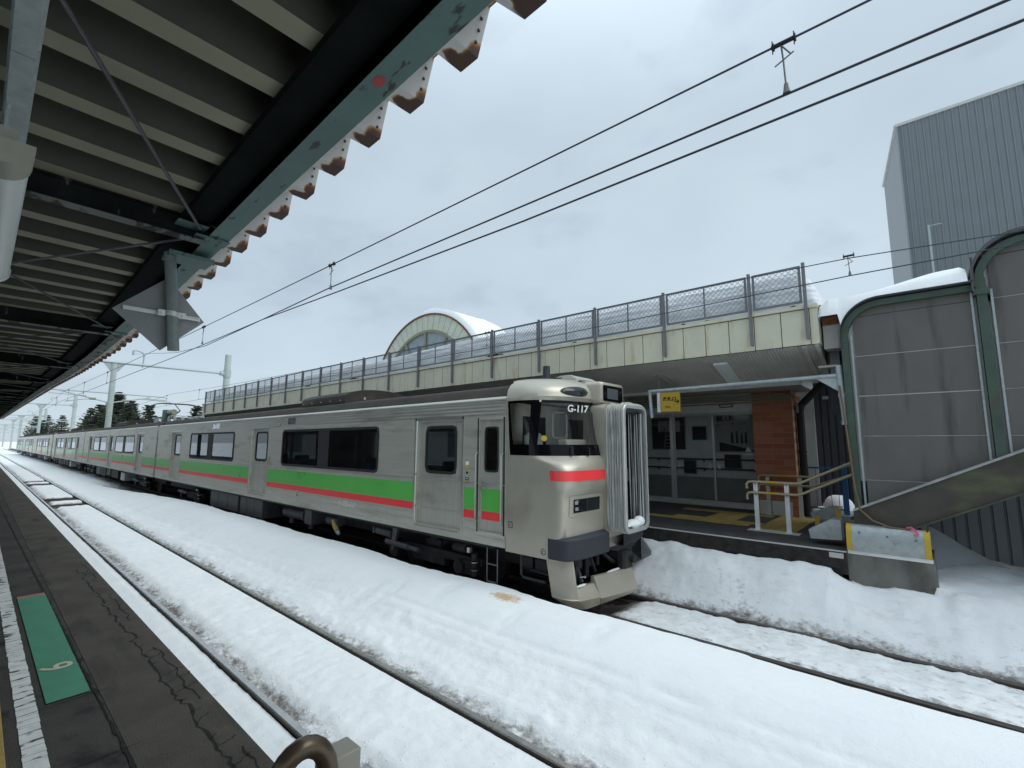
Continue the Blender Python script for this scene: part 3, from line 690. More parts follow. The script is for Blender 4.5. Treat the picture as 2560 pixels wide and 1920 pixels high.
def build_car(label, x0, x1, doors, windows, cab, bogies, name='train_car', crew=None):
    T = thing(name, label, 'train car', ((x0 + x1) / 2, YC, 0), 'cars of the long train')
    zb0, zt = .86, 3.08
    holes = [(a, b, 1.0, 2.80) for a, b in doors] + [(a, b, 1.84, 2.72) for a, b in windows]
    if crew: holes.append((crew[0], crew[1], 1.05, 2.79))
    mb = MB(); wall_holes(mb, x0, x1, zb0, zt, holes, YN, .05, 1)
    wall_holes(mb, x0, x1, zb0, zt, [h for h in holes if h[2] > 1.5], YF, .05, -1)
    pr = [(1.40, 3.08), (1.398, 3.11), (1.36, 3.145), (1.25, 3.15)]
    full = pr + [(-a, b) for a, b in reversed(pr)]
    for s_ in (-1, 1): mb.loft([[(x, YC + s_ * a, b) for a, b in pr] for x in (x0, x1)], False)
    mb.box(x0 + .001, x1 - .001, YN + .05, YF - .05, 1.02, 1.10); mb.quad((x0, YN, zb0), (x0, YF, zb0), (x1, YF, zb0), (x1, YN, zb0))
    for x in (x0, x1): mb.quad((x, YN, zb0), (x, YF, zb0), (x, YF, 3.1), (x, YN, 3.1)) if not (cab and x == x1) else None
    mb.build('body', 'steel', T, smooth=20)
    # ribs pressed along the side
    mb = MB()
    segs = []; xs = x0 + .02
    for a, b in sorted(doors + ([crew] if crew else [])): segs.append((xs, a - .07)); xs = b + .07
    segs.append((xs, x1 - .01)); segs = [s_ for s_ in segs if s_[1] - s_[0] > .12]
    for a, b in segs:
        for z in (.93, 1.055, 1.175): mb.box(a, b, YN - .007, YN - .0005, z, z + .012)
    for z in (2.86, 2.92, 2.98, 3.035): mb.box(x0 + .02, x1 - .01, YN - .008, YN - .0005, z, z + .014)
    mb.box(x0 + .02, x1 - .01, YN - .012, YN - .0005, 3.075, 3.092); mb.box(x0 + .02, x1 - .01, YN - .006, YN - .0005, 1.775, 1.785)
    mb.build('side_bead', 'trim_steel', T, smooth=0)
    mb = MB(); pr = [(1.252, 3.148), (1.17, 3.29), (1.10, 3.335), (.85, 3.39), (.5, 3.44), (0, 3.46)]
    full = pr + [(-a, b) for a, b in reversed(pr[:-1])]
    mb.loft([[(x, YC + a, b) for a, b in full] for x in (x0 + .05, x1 - (.0 if not cab else -.0))], False)
    for x in (x0 + .05, x1): mb.add([(x, YC + a, b) for a, b in full], [tuple(range(len(full)))])
    mb.build('roof', 'roof_dark', T, smooth=40)
    mb = MB(); mb.box(x0 + .06, x1 - .06, YN + .06, YF - .06, 2.90, 2.94)
    mb.build('ceiling_lining', 'interior', T, smooth=0)
    mb = MB()
    for a, b in windows:
        n_ = 3
        for k in range(n_):
            xx = a + .55 + (b - a - 1.1) * k / (n_ - 1)
            for y in (YN + .12, YF - .62): mb.bbox(xx - .06, xx + .06, y, y + .5, 1.1, 1.98, .03); mb.bbox(xx - .1, xx + .40, y, y + .5, 1.1, 1.5, .03)
    if mb.v: mb.build('seats', 'seat', T)
    # stripes
    mb = MB()
    for a, b in segs:
        if a > x1 - .75: continue
        mb.cm = 0; mb.box(a, b, YN - .0042, YN - .001, 1.362, 1.70); mb.cm = 1; mb.box(a, b, YN - .0042, YN - .001, 1.225, 1.352)
    mb.build('stripe', ['green', 'red'], T, smooth=0)
    # windows
    for a, b in windows:
        mb = MB(); ring_frame(mb, a + .03, b - .03, 1.87, 2.69, .055, .07, YN - .010, YN + .02)
        m0 = a + (b - a) * .44; m1 = m0 + .50 * (b - a) / 4.45
        mb.box(m0, m1, YN - .006, YN + .05, 1.85, 2.71)
        F = mb.build('window', 'rubber', T)
        for u0, u1 in ((a + .02, m0), (m1, b - .02)):
            g = MB(); g.quad((u0, YN + .004, 1.86), (u1, YN + .004, 1.86), (u1, YN + .004, 2.70), (u0, YN + .004, 2.70)); g.build('pane', 'glass', F, smooth=0)
        g = MB(); g.quad((a + .02, YF - .01, 1.86), (b - .02, YF - .01, 1.86), (b - .02, YF - .01, 2.70), (a + .02, YF - .01, 2.70)); g.build('pane', 'glass', F, smooth=0)
        g = MB()
        for q in (0, .44, .55, 1): g.box(a + (b - a) * q - .06, a + (b - a) * q + .06, YF - .12, YF - .06, 1.80, 2.75)
        g.build('far_pillar', 'interior', F, smooth=0)
    for a, b in doors:
        mb = MB()
        yd = YN + .045
        wall_holes(mb, a + .002, b - .002, 1.0, 2.80, [(a + .19, b - .19, 1.90, 2.70)], yd, .03, 1)
        D_ = mb.build('passenger_door', 'door_steel', T, smooth=0)
        mb = MB(); ring_frame(mb, a + .22, b - .22, 1.93, 2.67, .05, .09, yd - .008, yd + .01); mb.build('window_seal', 'rubber', D_)
        g = MB(); g.quad((a + .19, yd + .008, 1.90), (b - .19, yd + .008, 1.90), (b - .19, yd + .008, 2.70), (a + .19, yd + .008, 2.70)); g.build('pane', 'glass', D_, smooth=0)
        mb = MB(); mb.box(a + .03, b - .03, yd - .004, yd - .0005, 1.28, 1.287); mb.box(a + .03, b - .03, yd - .004, yd - .0005, 1.84, 1.845); mb.build('door_bead', 'trim_steel', D_, smooth=0)
        mb = MB()
        mb.tube([(a - .03, YN - .008, 2.82), (a - .03, YN - .012, 1.06), (a + .0, YN - .012, .985), (a + .06, YN - .012, .975), (b - .02, YN - .012, .975)], .018, 8)
        mb.box(a - .085, a - .045, YN - .010, YN - .0005, .98, 2.86); mb.box(a - .085, b + .06, YN - .010, YN - .0005, 2.815, 2.86); mb.box(b + .01, b + .045, YN - .010, YN - .0005, .98, 2.86)
        for z in (1.30, 1.86): mb.tube([(a - .02, YN - .035, z), (a - .02, YN - .005, z)], .02, 8)
        mb.build('door_surround', 'trim_steel', D_)
        mb = MB(); mb.bbox(a + .0, b - .05, YN - .03, YN + .04, .955, .982, .004); mb.build('door_sill', 'light_cap', D_)
    # underfloor
    mb = MB(); mb.box(x0 + .3, x1 - (.3 if not cab else -.1), 5.95, 7.62, .50, .855); mb.box(x0 + .3, x1 - .3, 5.46, 8.1, .80, .855); mb.build('underframe', 'under', T, smooth=0)
    for xc in bogies: bogie(xc, T)
    a, b = bogies[1] + 2.3, bogies[0] - 2.2
    L_ = b - a; mk_ = lambda f0, f1, z0, mn, nm: (lambda q: (q.bbox(a + L_ * f0, a + L_ * f1, 5.47, 6.1, z0, .80, .012), [q.box(a + L_ * (f0 + (f1 - f0) * h) - .004, a + L_ * (f0 + (f1 - f0) * h) + .004, 5.462, 5.471, z0 + .03, .77) for h in (.33, .66)], q.build(nm, mn, T)))(MB())
    if cab:
        mk_(.04, .30, .30, 'under_grey', 'equipment_box'); mk_(.32, .49, .30, 'under_grey', 'equipment_box')
        q = MB(); q.tube([(-12.9, 5.66, .62), (-11.75, 5.66, .62)], .15, 18)
        for xx in (-12.7, -11.95): q.tube([(xx, 5.66, .62), (xx + .02, 5.66, .62)], .156, 18)
        q.build('air_tank', 'under_grey', T)
        q = MB(); q.bbox(-11.58, -11.22, 5.48, 5.9, .46, .80, .01); q.tube([(-11.45, 5.6, .47), (-11.45, 5.6, .34)], .06, 10); q.build('equipment_box', 'under_grey', T); q = MB(); q.tube([(-12.55, 5.62, .50), (-12.55, 5.62, .36)], .06, 10); q.build('drain_valve', 'under_grey', T)
        q = MB(); q.tube([(-10.55, 5.6, .66), (-10.05, 5.6, .66)], .11, 14); q.build('air_tank', 'under_grey', T)
        q = MB(); q.tube([(-10.22, 5.52, .68), (-10.14, 5.50, .58), (-10.02, 5.50, .48)], .055, 10); q.build('brake_hose', 'tile_y', T)
        q = MB(); q.tube([(-10.0, 5.5, .46), (-9.93, 5.5, .41)], .055, 10, r2=.035); q.build('hose_cap', 'gal', T)
        q = MB(); q.tube([(-8.45, 5.52, .68), (-7.95, 5.52, .66)], .07, 12); q.box(-8.55, -8.50, 5.46, 5.5, .62, .74); q.box(-8.20, -8.06, 5.445, 5.449, .66, .69); q.build('brake_cylinder', 'under_grey', T)
        q = MB(); q.prism([(-7.88, .80), (-7.72, .80), (-7.86, .38), (-7.92, .38)], 'y', 5.47, 5.52); q.build('bracket_arm', 'under_grey', T)
        q = MB(); q.tube([(-6.15, 5.55, .70), (-5.85, 5.55, .70)], .09, 12); q.build('brake_cylinder', 'under', T)
        q = MB(); 
        for (p, r) in (((-5.33, 5.46, .80), (-5.33, 5.46, .30)), ((-5.11, 5.46, .80), (-5.11, 5.46, .30)), ((-5.33, 5.46, .30), (-5.11, 5.46, .30)), ((-5.33, 5.46, .56), (-5.11, 5.46, .56))): q.tube([p, r], .011, 6)
        q.build('crew_step', 'gal_dark', T)
        q = MB(); q.tube([(-4.75, 5.6, .80), (-4.75, 5.6, .48), (-4.70, 5.6, .44), (-4.3, 5.6, .44)], .02, 8); q.tube([(-4.7, 5.75, .52), (-4.2, 5.75, .50)], .02, 8); q.build('under_pipe', 'under_grey', T)
        q = MB(); [q.bbox(-8.42 + .245 * k, -8.18 + .245 * k, YN - .006, YN - .0005, .875, .985, .002) for k in range(3)]; q.build('side_hatch', 'steel', T)
    else:
        mk_(.05, .17, .34, 'under_grey', 'equipment_box'); mk_(.19, .36, .32, 'under', 'equipment_box'); mk_(.55, .72, .36, 'under', 'equipment_box'); mk_(.40, .50, .42, 'under_grey', 'equipment_box')
        q = MB(); q.bbox(a + L_ * .80, a + L_ * .89, 5.46, 6.0, .34, .76, .01); q.build('cooling_grille', 'gal', T)
    return T
cars = []
T1 = build_car('leading cab car with large dark side windows and a grey rubber gangway hood', -25.85, -4.88,
               [(-23.42, -22.22), (-14.95, -13.76), (-7.06, -5.87)], [(-20.97, -16.42), (-12.86, -8.36)], True, (-6.95, -21.2), crew=(-5.47, -4.93))
# ---- crew door, grab rails, plates on the pillar
mb = MB(); yd = YN + .035
wall_holes(mb, -5.468, -4.932, 1.05, 2.79, [(-5.36, -5.07, 1.97, 2.67)], yd, .03, 1); CD = mb.build('crew_door', 'door_steel', T1, smooth=0)
mb = MB(); ring_frame(mb, -5.34, -5.09, 1.99, 2.65, .028, .05, yd - .008, yd + .01); mb.build('window_seal', 'rubber', CD)
g = MB(); g.quad((-5.36, yd + .01, 1.97), (-5.07, yd + .01, 1.97), (-5.07, yd + .01, 2.67), (-5.36, yd + .01, 2.67)); g.build('pane', 'glass', CD, smooth=0)
mb = MB(); mb.cm = 0; mb.box(-5.42, -4.98, yd - .0035, yd - .001, 1.362, 1.70); mb.cm = 1; mb.box(-5.42, -4.98, yd - .0035, yd - .001, 1.225, 1.352); mb.build('door_stripe', ['green', 'red'], CD, smooth=0)
mb = MB(); mb.bbox(-5.44, -5.34, yd - .035, yd - .002, 1.69, 1.72, .006); mb.tube([(-5.40, yd - .01, 1.80), (-5.40, yd - .0, 1.80)], .02, 10); mb.build('handle', 'trim_steel', CD)
mb = MB()
mb.box(-5.50, -5.472, YN - .004, YN + .03, 1.03, 2.82); mb.box(-4.93, -4.90, YN - .004, YN + .03, 1.03, 2.82)
mb.build('door_jamb', 'rubber', CD, smooth=0)
for x in (-5.50, -4.945):
    mb = MB(); mb.tube([(x, YN + .01, 1.20), (x, YN - .035, 1.22), (x, YN - .035, 2.24), (x, YN + .01, 2.26)], .014, 8); mb.build('grab_rail', 'trim_steel', T1)
mb = MB(); mb.bbox(-5.52, -4.90, YN - .012, YN + .03, .985, 1.03, .004); mb.build('crew_sill', 'trim_steel', CD)
mb = MB(); mb.box(-5.79, -5.66, YN - .004, YN - .0005, 1.76, 2.13); PL = mb.build('button_plate', 'door_steel', T1, smooth=0)
mb = MB(); mb.cm = 0; mb.box(-5.77, -5.69, YN - .006, YN - .004, 2.06, 2.12); mb.cm = 1; mb.box(-5.77, -5.69, YN - .006, YN - .004, 2.0, 2.055); mb.box(-5.77, -5.69, YN - .006, YN - .004, 1.775, 1.81)
mb.cm = 2; mb.box(-5.75, -5.71, YN - .006, YN - .004, 1.92, 1.95); mb.box(-5.765, -5.695, YN - .006, YN - .004, 1.815, 1.86); mb.cm = 0; mb.box(-5.745, -5.715, YN - .0075, YN - .006, 1.83, 1.85); mb.box(-5.745, -5.715, YN - .006, YN - .004, 1.875, 1.89)
mb.build('button', ['white', 'sign_y', 'black'], PL, smooth=0)
mb = MB(); mb.box(-13.68, -13.60, YN - .006, YN - .0005, 1.82, 2.02); mb.build('door_switch', 'tile_y', T1, smooth=0)
mb = MB(); mb.bbox(-12.62, -12.12, YN - .012, YN - .0005, 2.885, 3.06, .003); V_ = mb.build('vent', 'trim_steel', T1)
mb = MB()
for k in range(5): mb.box(-12.59, -12.15, YN - .016, YN - .012, 2.90 + .031 * k, 2.915 + .031 * k)
mb.build('slot', 'black', V_, smooth=0)
mb = MB(); mb.bbox(-18.55, -17.85, YN - .012, YN - .0005, 2.86, 3.04, .02); mb.build('side_display', 'lens', T1)
mb = MB(); mb.bbox(-13.45, -13.1, YN - .012, YN - .0005, 2.85, 2.93, .005); mb.build('lamp_plate', 'door_steel', T1)
for x in (-7.36, -15.15, -23.7):
    mb = MB(); mb.box(x, x + .14, YN - .012, YN - .0005, 2.66, 2.80); mb.box(x + .02, x + .14, YN - .014, YN - .012, 2.69, 2.80); mb.build('hatch', 'steel', T1, smooth=0)
mb = MB(); mb.box(-11.86, -11.78, YN - .006, YN - .0042, 1.10, 1.24); V_ = mb.build('port_plate', 'steel', T1, smooth=0)
mb = MB(); mb.box(-11.84, -11.80, YN - .008, YN - .006, 1.12, 1.15); mb.box(-11.835, -11.805, YN - .008, YN - .006, 1.18, 1.20); mb.build('port', 'black', V_, smooth=0)
text('car_number', 'クハ', 'white', (-9.82, YN - .004, 1.075), (1, 0, 0), (0, 0, 1), .12, T1, .001, bold=.02, xs=.8)
text('car_number', '731-217', 'white', (-9.62, YN - .004, 1.07), (1, 0, 0), (0, 0, 1), .15, T1, .001, bold=.03, xs=1.05)
# ---- cab nose
LV = [(.82, -3.88, .26, 7, 1.39), (1.10, -3.84, .28, 7.5, 1.40), (1.14, -3.80, .32, 7.5, 1.40), (1.70, -3.78, .34, 7.5, 1.40), (1.745, -3.745, .37, 7, 1.40), (1.87, -3.725, .42, 5.8, 1.40), (2.06, -3.735, .43, 5.6, 1.40), (2.15, -3.77, .55, 3.9, 1.40),
      (2.24, -3.82, .72, 2.75, 1.40), (2.6, -3.90, .75, 2.6, 1.398), (3.06, -3.99, .75, 2.6, 1.395), (3.12, -3.95, .74, 2.6, 1.39), (3.24, -3.97, .76, 2.6, 1.36), (3.33, -4.04, .78, 2.5, 1.29), (3.40, -4.14, .80, 2.4, 1.16), (3.45, -4.30, .70, 2.3, .95), (3.48, -4.55, .45, 2.2, .55)]
def lv(z):
    for a, b in zip(LV, LV[1:]):
        if z <= b[0]:
            f = max(0, (z - a[0]) / (b[0] - a[0])); return [p + (q - p) * f for p, q in zip(a, b)]
    return LV[-1]
def npt(z, t, off=0, s=-1):
    def raw(t, s=s):
        _, xf, Lx, n_, w = lv(z)
        if s > 0: n_ = min(n_, 3.0); Lx = max(Lx, .62)
        xs = xf - Lx
        if t < .15: return Vector((-4.88 + (xs + 4.88) * t / .15, w))
        u = (t - .15) / .85 * pi / 2
        return Vector((xs + Lx * max(0, sin(u)) ** (2 / n_), w * max(0, cos(u)) ** (2 / n_)))
    g_ = sm(2.12, 2.24, z) * (1 - sm(3.06, 3.12, z))
    if g_ > 0 and .082 < t < .910:
        _, xf, Lx, n_, w = lv(z)
        if s > 0: n_ = min(n_, 3.0); Lx = max(Lx, .62)
        tx = lambda x: .15 + .85 * (2 / pi) * math.asin(max(0, min(1, (x - xf + Lx) / Lx)) ** (n_ / 2))
        ta, tb = tx(-4.43), tx(-4.30); t0 = t
        t1 = .082 + (t - .082) / .185 * (ta - .082) if t < .267 else ta + (t - .267) / .089 * (tb - ta) if t < .356 else tb + (t - .356) / .554 * (.910 - tb)
        t = t0 + (t1 - t0) * g_
    p = raw(t)
    if off:
        a, b = raw(max(0, t - .012)), raw(min(1, t + .012)); d = (b - a).normalized(); p = p + Vector((-d.y, d.x)) * off * (1 if True else 0)
    return (p.x, YC + s * p.y, z)
ZS = [.82, .95, 1.10, 1.14, 1.3, 1.45, 1.6, 1.70, 1.745, 1.85, 1.95, 2.04, 2.12, 2.18, 2.24, 2.40, 2.6, 2.8, 3.02, 3.06, 3.09, 3.12, 3.18, 3.24, 3.29, 3.33, 3.37, 3.40, 3.425, 3.45, 3.48]
TS = sorted({*[k / 40 for k in range(41)], .152, .156, .162, .17, .04, .082, .267, .356, .910, .925, .985, .993})
def inpane(z, t): return 2.40 < z < 3.02 and (.082 < t < .267 or .356 < t < .910)
def nose_grid(mb, z0, z1, t0, t1, off, s, skip=None, zs=None, ts=None):
    zs = [z for z in (zs or ZS) if z0 - 1e-6 <= z <= z1 + 1e-6]; ts = [t for t in (ts or TS) if t0 - 1e-6 <= t <= t1 + 1e-6]
    b = len(mb.v); n_ = len(ts)
    for z in zs: mb.v += [npt(z, t, off, s) for t in ts]
    for i in range(len(zs) - 1):
        for j in range(n_ - 1):
            if skip and skip((zs[i] + zs[i + 1]) / 2, (ts[j] + ts[j + 1]) / 2): continue
            f = (b + i * n_ + j, b + i * n_ + j + 1, b + (i + 1) * n_ + j + 1, b + (i + 1) * n_ + j)
            mb.face(f if s < 0 else f[::-1])
def t_of(z, yo):
    _, xf, Lx, n_, w = lv(z); return .15 + .85 * (2 / pi) * math.acos(min(1, (yo / w) ** (n_ / 2)))
def lin(a, b, n_): return [a + (b - a) * k / n_ for k in range(n_ + 1)]
mb = MB()
for s in (-1, 1): nose_grid(mb, .82, 3.48, 0, 1, 0, s, inpane)
top = [npt(3.48, t, 0, -1) for t in TS] + [npt(3.48, t, 0, 1) for t in reversed(TS[:-1])]
mb.add(top, [tuple(range(len(top)))]); NO = mb.build('cab_shell', 'cab', T1, smooth=38)
for s in (-1, 1):
    mb = MB(); nose_grid(mb, 2.24, 3.06, .04, .925, .006, s, inpane); K = mb.build('window_surround', 'black', NO, smooth=38)
    mb = MB(); nose_grid(mb, 2.40, 3.02, .356, .910, -.006, s); mb.build('windscreen', 'cab_glass', K, smooth=60)
    mb = MB(); nose_grid(mb, 2.40, 3.02, .082, .267, -.006, s); mb.build('cab_window', 'cab_glass', K, smooth=60)
    mb = MB(); nose_grid(mb, 1.895, 2.035, 0, 1, .004, s, zs=lin(1.895, 2.035, 4), ts=[.163, .18, .21, .25, .30] + [t_of(1.96, q) for q in (1.375, 1.36, 1.34, 1.31, 1.27, 1.2, 1.1, .95, .8, .6, .43)][:11 if s < 0 else 7]); mb.build('front_stripe', 'red', NO, smooth=38)
    mb = MB(); nose_grid(mb, 1.405, 1.69, 0, 1, .007, s, zs=lin(1.405, 1.69, 2), ts=[t_of(1.5, q) for q in (1.27, 1.2, 1.1, .9, .7, .47)]); H_ = mb.build('headlight', 'cab', NO, smooth=38)
    mb = MB(); nose_grid(mb, 1.455, 1.64, 0, 1, .012, s, zs=lin(1.455, 1.64, 2), ts=[t_of(1.5, q) for q in (1.19, 1.1, .9, .7, .53)]); mb.build('lens', 'lamp', H_, smooth=38)
    mb = MB(); nose_grid(mb, 1.57, 1.622, 0, 1, .016, s, zs=[1.57, 1.622], ts=[t_of(1.5, 1.17), t_of(1.5, 1.10)]); nose_grid(mb, 1.485, 1.53, 0, 1, .016, s, zs=[1.485, 1.53], ts=[t_of(1.5, 1.16), t_of(1.5, 1.09)]); mb.build('reflector', 'lens', H_, smooth=0)
    # roof lamp: eye-shaped
    for off, gr, mn, nm in ((.006, 1.0, 'rubber', 'roof_lamp'), (.011, .82, 'lamp', 'lens')):
        mb = MB(); rows = []; n_ = 18
        for k in range(n_ + 1):
            f = k / n_; t = .725 + (f - .5) * .27 * gr
            hi = .10 * gr * (1 - (abs(2 * f - 1)) ** 2.6) ** .5 * (.55 + .45 * f); zc_ = 3.205 + .012 * f
            rows.append([npt(zc_ + hi * q, t, off, s) for q in (-.95, -.5, 0, .5, 1)])
        mb.loft(rows, False); LP = mb.build(nm, mn, NO if nm == 'roof_lamp' else LP, smooth=60)
    mb = MB(); mb.tube([npt(2.43 + .0, .80, .02, s), npt(2.62, .835, .03, s), npt(2.95, .86, .03, s)], .008, 6); mb.tube([npt(2.36, .87, .02, s), npt(2.55, .86, .03, s), npt(2.90, .875, .035, s)], .007, 6)
    mb.tube([npt(2.36, .86, .0, s), npt(2.36, .86, .05, s)], .015, 8); mb.build('wiper', 'rubber', NO)
    for tt in (.66, .80):
        mb = MB(); mb.tube([npt(2.36, tt, .004, s), npt(2.35, tt, .05, s), npt(2.25, tt, .05, s), npt(2.23, tt, .004, s)], .008, 6); mb.build('step_handle', 'rubber', NO)
    # bumper
    mb = MB(); ring0 = []; 
    def bp_(u, g, z):
        xf, Lx, n_, w = (-3.68, .40, 6, 1.408) if s < 0 else (-3.74, .7, 2.8, 1.408)
        return (xf - Lx + (Lx - g) * max(0, sin(u)) ** (2 / n_), YC + s * (w - g) * max(0, cos(u)) ** (2 / n_), z)
    us = [0, .0004, .004, .015, .04] + lin(.08, radians(84), 18) + [radians(86.2), radians(87.6), radians(88.4)]
    mb.loft([[bp_(u, .03, 1.125) for u in us], [bp_(u, .0, 1.105) for u in us], [bp_(u, .0, .855) for u in us], [bp_(u, .015, .835) for u in us], [bp_(u, .14, .835) for u in us]], False)
    mb.loft([[bp_(u, .12, 1.145) for u in us], [bp_(u, .03, 1.125) for u in us]], False)
    mb.build('bumper', 'bumper', NO, smooth=30)
text('set_number', 'G-117', 'white', (-3.985, 5.735, 2.885), (.30, .96, 0), (.10, 0, 1), .145, NO, .001, bold=.02, xs=1.05)
mb = MB(); c = Vector(npt(2.49, .415, .002)); a1 = (Vector(npt(2.49, .43)) - Vector(npt(2.49, .40))).normalized()
mb.add([tuple(c + a1 * .042 * cos(2 * pi * k / 20) + Vector((0, 0, 1)) * .042 * sin(2 * pi * k / 20)) for k in range(20)], [tuple(range(20))]); mb.build('round_sticker', 'sign_y', NO, smooth=0)
# small marks
mb = MB(); mb.box(-4.82, -4.74, YN - .004, YN - .002, 1.175, 1.26); V_ = mb.build('mark_plate', 'black', T1, smooth=0)
mb = MB(); mb.box(-4.812, -4.748, YN - .0055, YN - .004, 1.183, 1.252); mb.build('mark_face', 'cab', V_, smooth=0)
text('mark_letter', 'D', 'black', (-4.808, YN - .006, 1.195), (1, 0, 0), (0, 0, 1), .05, V_, .0005)
mb = MB(); mb.loft([[(-4.17 + r_ * cos(2 * pi * k / 20), YC - lv(.9)[4] - .003, .915 + r_ * sin(2 * pi * k / 20)) for k in range(20)] for r_ in (.045, .038)]); mb.box(-4.175, -4.165, YN - .0135, YN - .012, .893, .937); mb.build('round_mark', 'black', NO, smooth=0)
# interior of the cab
mb = MB(); mb.box(-4.90, -4.86, 5.46, 8.1, 1.1, 3.05); mb.build('cab_bulkhead', 'interior', NO, smooth=0)
mb = MB(); mb.box(-4.859, -4.855, 5.75, 6.35, 2.25, 2.85); mb.box(-4.859, -4.855, 7.0, 7.5, 1.3, 2.85); mb.build('bulkhead_window', 'poster_dark', NO, smooth=0)
mb = MB(); mb.bbox(-4.25, -4.08, 5.85, 6.42, 2.30, 2.48, .02); mb.bbox(-4.35, -4.05, 5.75, 6.48, 1.5, 2.30, .02); mb.build('driver_desk', 'interior', NO)
mb = MB(); mb.bbox(-4.72, -4.60, 5.58, 5.98, 1.6, 2.58, .04); mb.build('driver_seat', 'wallg', NO)
mb = MB(); ring_frame(mb, 6.0, 6.36, 2.52, 2.9, .02, .05, -4.45, -4.43, mk=lambda u, v, y: (y, u, v)); mb.build('inner_frame', 'interior', NO)
mb = MB(); mb.box(-4.5, -4.3, 5.5, 6.4, 3.03, 3.06); mb.box(-4.86, -4.05, 5.46, 8.1, 1.05, 1.10); mb.build('cab_lining', 'interior', NO, smooth=0)
# destination box
mb = MB(); mb.loft([[(x, YC + y, z) for y, z in rrect(-.38 + i, .38 - i, 3.04 + i, 3.40 - i * .5, .07)] for x, i in ((-4.4, 0), (-3.87, .0), (-3.825, .02), (-3.81, .045))], True, True); DB = mb.build('destination_box', 'cab', NO, smooth=35)
mb = MB(); mb.loft([[(x, YC + y, z) for y, z in rrect(-.31, .31, 3.09, 3.345, .03)] for x in (-3.812, -3.806)], True, True); mb.build('display_glass', 'black', DB)
mb = MB(); mb.box(-3.807, -3.803, YC - .19, YC + .15, 3.13, 3.30); mb.build('display', 'darkwall', DB, smooth=0)
# gangway hood
mb = MB(); mb.loft([[(x, YC + .0 + y, z) for y, z in rrect(-.40, .40, 1.02, 3.04, .10)] for x in (-4.0, -3.74)], True, True); GB = mb.build('gangway_base', 'cab', NO)
G0, G1, GZ0, GZ1 = YC - .355, YC + .37, 1.12, 3.0
mb = MB(); rings = []; npl = 15
for k in range(npl + 1):
    x = -3.80 + .345 * k / npl; o_ = (.034 if k % 2 else -.026) * (.75 + .5 * random.random()) - .012 * sin(pi * k / npl)
    pr = rrect(G0 - o_, G1 + o_, GZ0 - o_ * .8, GZ1 + o_ * 1.3, .10 + o_, 5)
    nr = []
    # subdivide long sides for a wrinkled look
    for q in range(len(pr)):
        a, b = Vector(pr[q]), Vector(pr[(q + 1) % len(pr)]); n_ = 12 if (b - a).length > 1 else 4 if (b - a).length > .3 else 1
        for w in range(n_):
            p = a + (b - a) * w / n_
            wob = .012 * nz(p.y * 3.1, p.x * 2 + k * .9, 3) ; wx = .015 * nz(p.y * 2.2, k * .35, 8)
            cz = .03 * sm(2.3, 3.0, p.y) * nz(k * .7, p.x * 6, 5)
            nr.append((x + wx, p.x + (wob if p.x > YC else -wob), p.y + cz))
    rings.append(nr)
mb.m = []; mb.f = []
mb.loft(rings, True)
GHm = MB(); inner = [[(p[0], YC + (p[1] - YC) * .84, 2.06 + (p[2] - 2.06) * .955) for p in r_] for r_ in rings]
GH = mb.build('gangway_hood', 'bellows', NO, smooth=25)
GHm.loft(inner[::-1], True); GHm.build('hood_lining', 'under_grey', GH, smooth=25)
mb = MB(); 
def gring(g, x): return [(x, y, z) for y, z in rrect(G0 - g, G1 + g, GZ0 - g, GZ1 + g, .11 + g, 6)]
mb.loft([gring(-.035, -3.47), gring(.012, -3.47), gring(.022, -3.46), gring(.022, -3.435), gring(.012, -3.425), gring(-.035, -3.425), gring(-.035, -3.47)], True)
for y, z0, z1 in ((G1 - .06, 2.35, 2.50), (G1 - .06, 1.5, 1.65)): mb.tube([(-3.425, y, z0), (-3.40, y - .01, z0), (-3.40, y - .01, z1), (-3.425, y, z1)], .007, 6)
mb.build('hood_frame', 'alu', GH, smooth=30)
mb = MB(); mb.box(-3.80, -3.735, G0 + .04, G1 - .04, 1.15, 2.96); mb.build('end_door', 'under', NO, smooth=0)
mb = MB(); mb.bbox(-3.735, -3.715, G0 + .12, G1 - .12, 2.05, 2.75, .01); mb.build('door_pane', 'black', NO)
mb = MB()
for k in range(7): mb.tube([(-3.48 - .035 * k, G1 - .085 + .014 * sin(k * 2.1 + z_ * 2) , z_) for z_ in lin(1.2, 2.9, 10)], .011, 5)
mb.tube([(-3.49, G1 - .08, 1.2), (-3.49, G1 - .06, 2.9)], .006, 6); mb.build('hood_hose', 'bellows', GH)
sb = MB()
for k in range(9): pass
def blob(mb, c, r, seed, n_=12):
    rings = []
    for i in range(1, n_ // 2 + 2):
        th = pi * i / (n_ // 2 + 2)
        rings.append([(c[0] + r[0] * sin(th) * cos(2 * pi * k / n_) * (1 + .25 * nz(k * .9 + seed, i)), c[1] + r[1] * sin(th) * sin(2 * pi * k / n_) * (1 + .25 * nz(k * .9, i + seed)), c[2] + r[2] * cos(th) * (1 + .2 * nz(k, i, seed))) for k in range(n_)])
    mb.loft(rings, True, True)
blob(sb, (-3.53, YC + .02, 1.20), (.10, .20, .07), 3); blob(sb, (-3.50, YC + .17, 1.23), (.08, .11, .08), 8); blob(sb, (-3.55, YC - .17, 1.17), (.08, .10, .06), 5)
o = sb.build('snow_lump', 'snow', None); tag(o, 'lump of old snow resting inside the bottom of the gangway hood', 'snow')
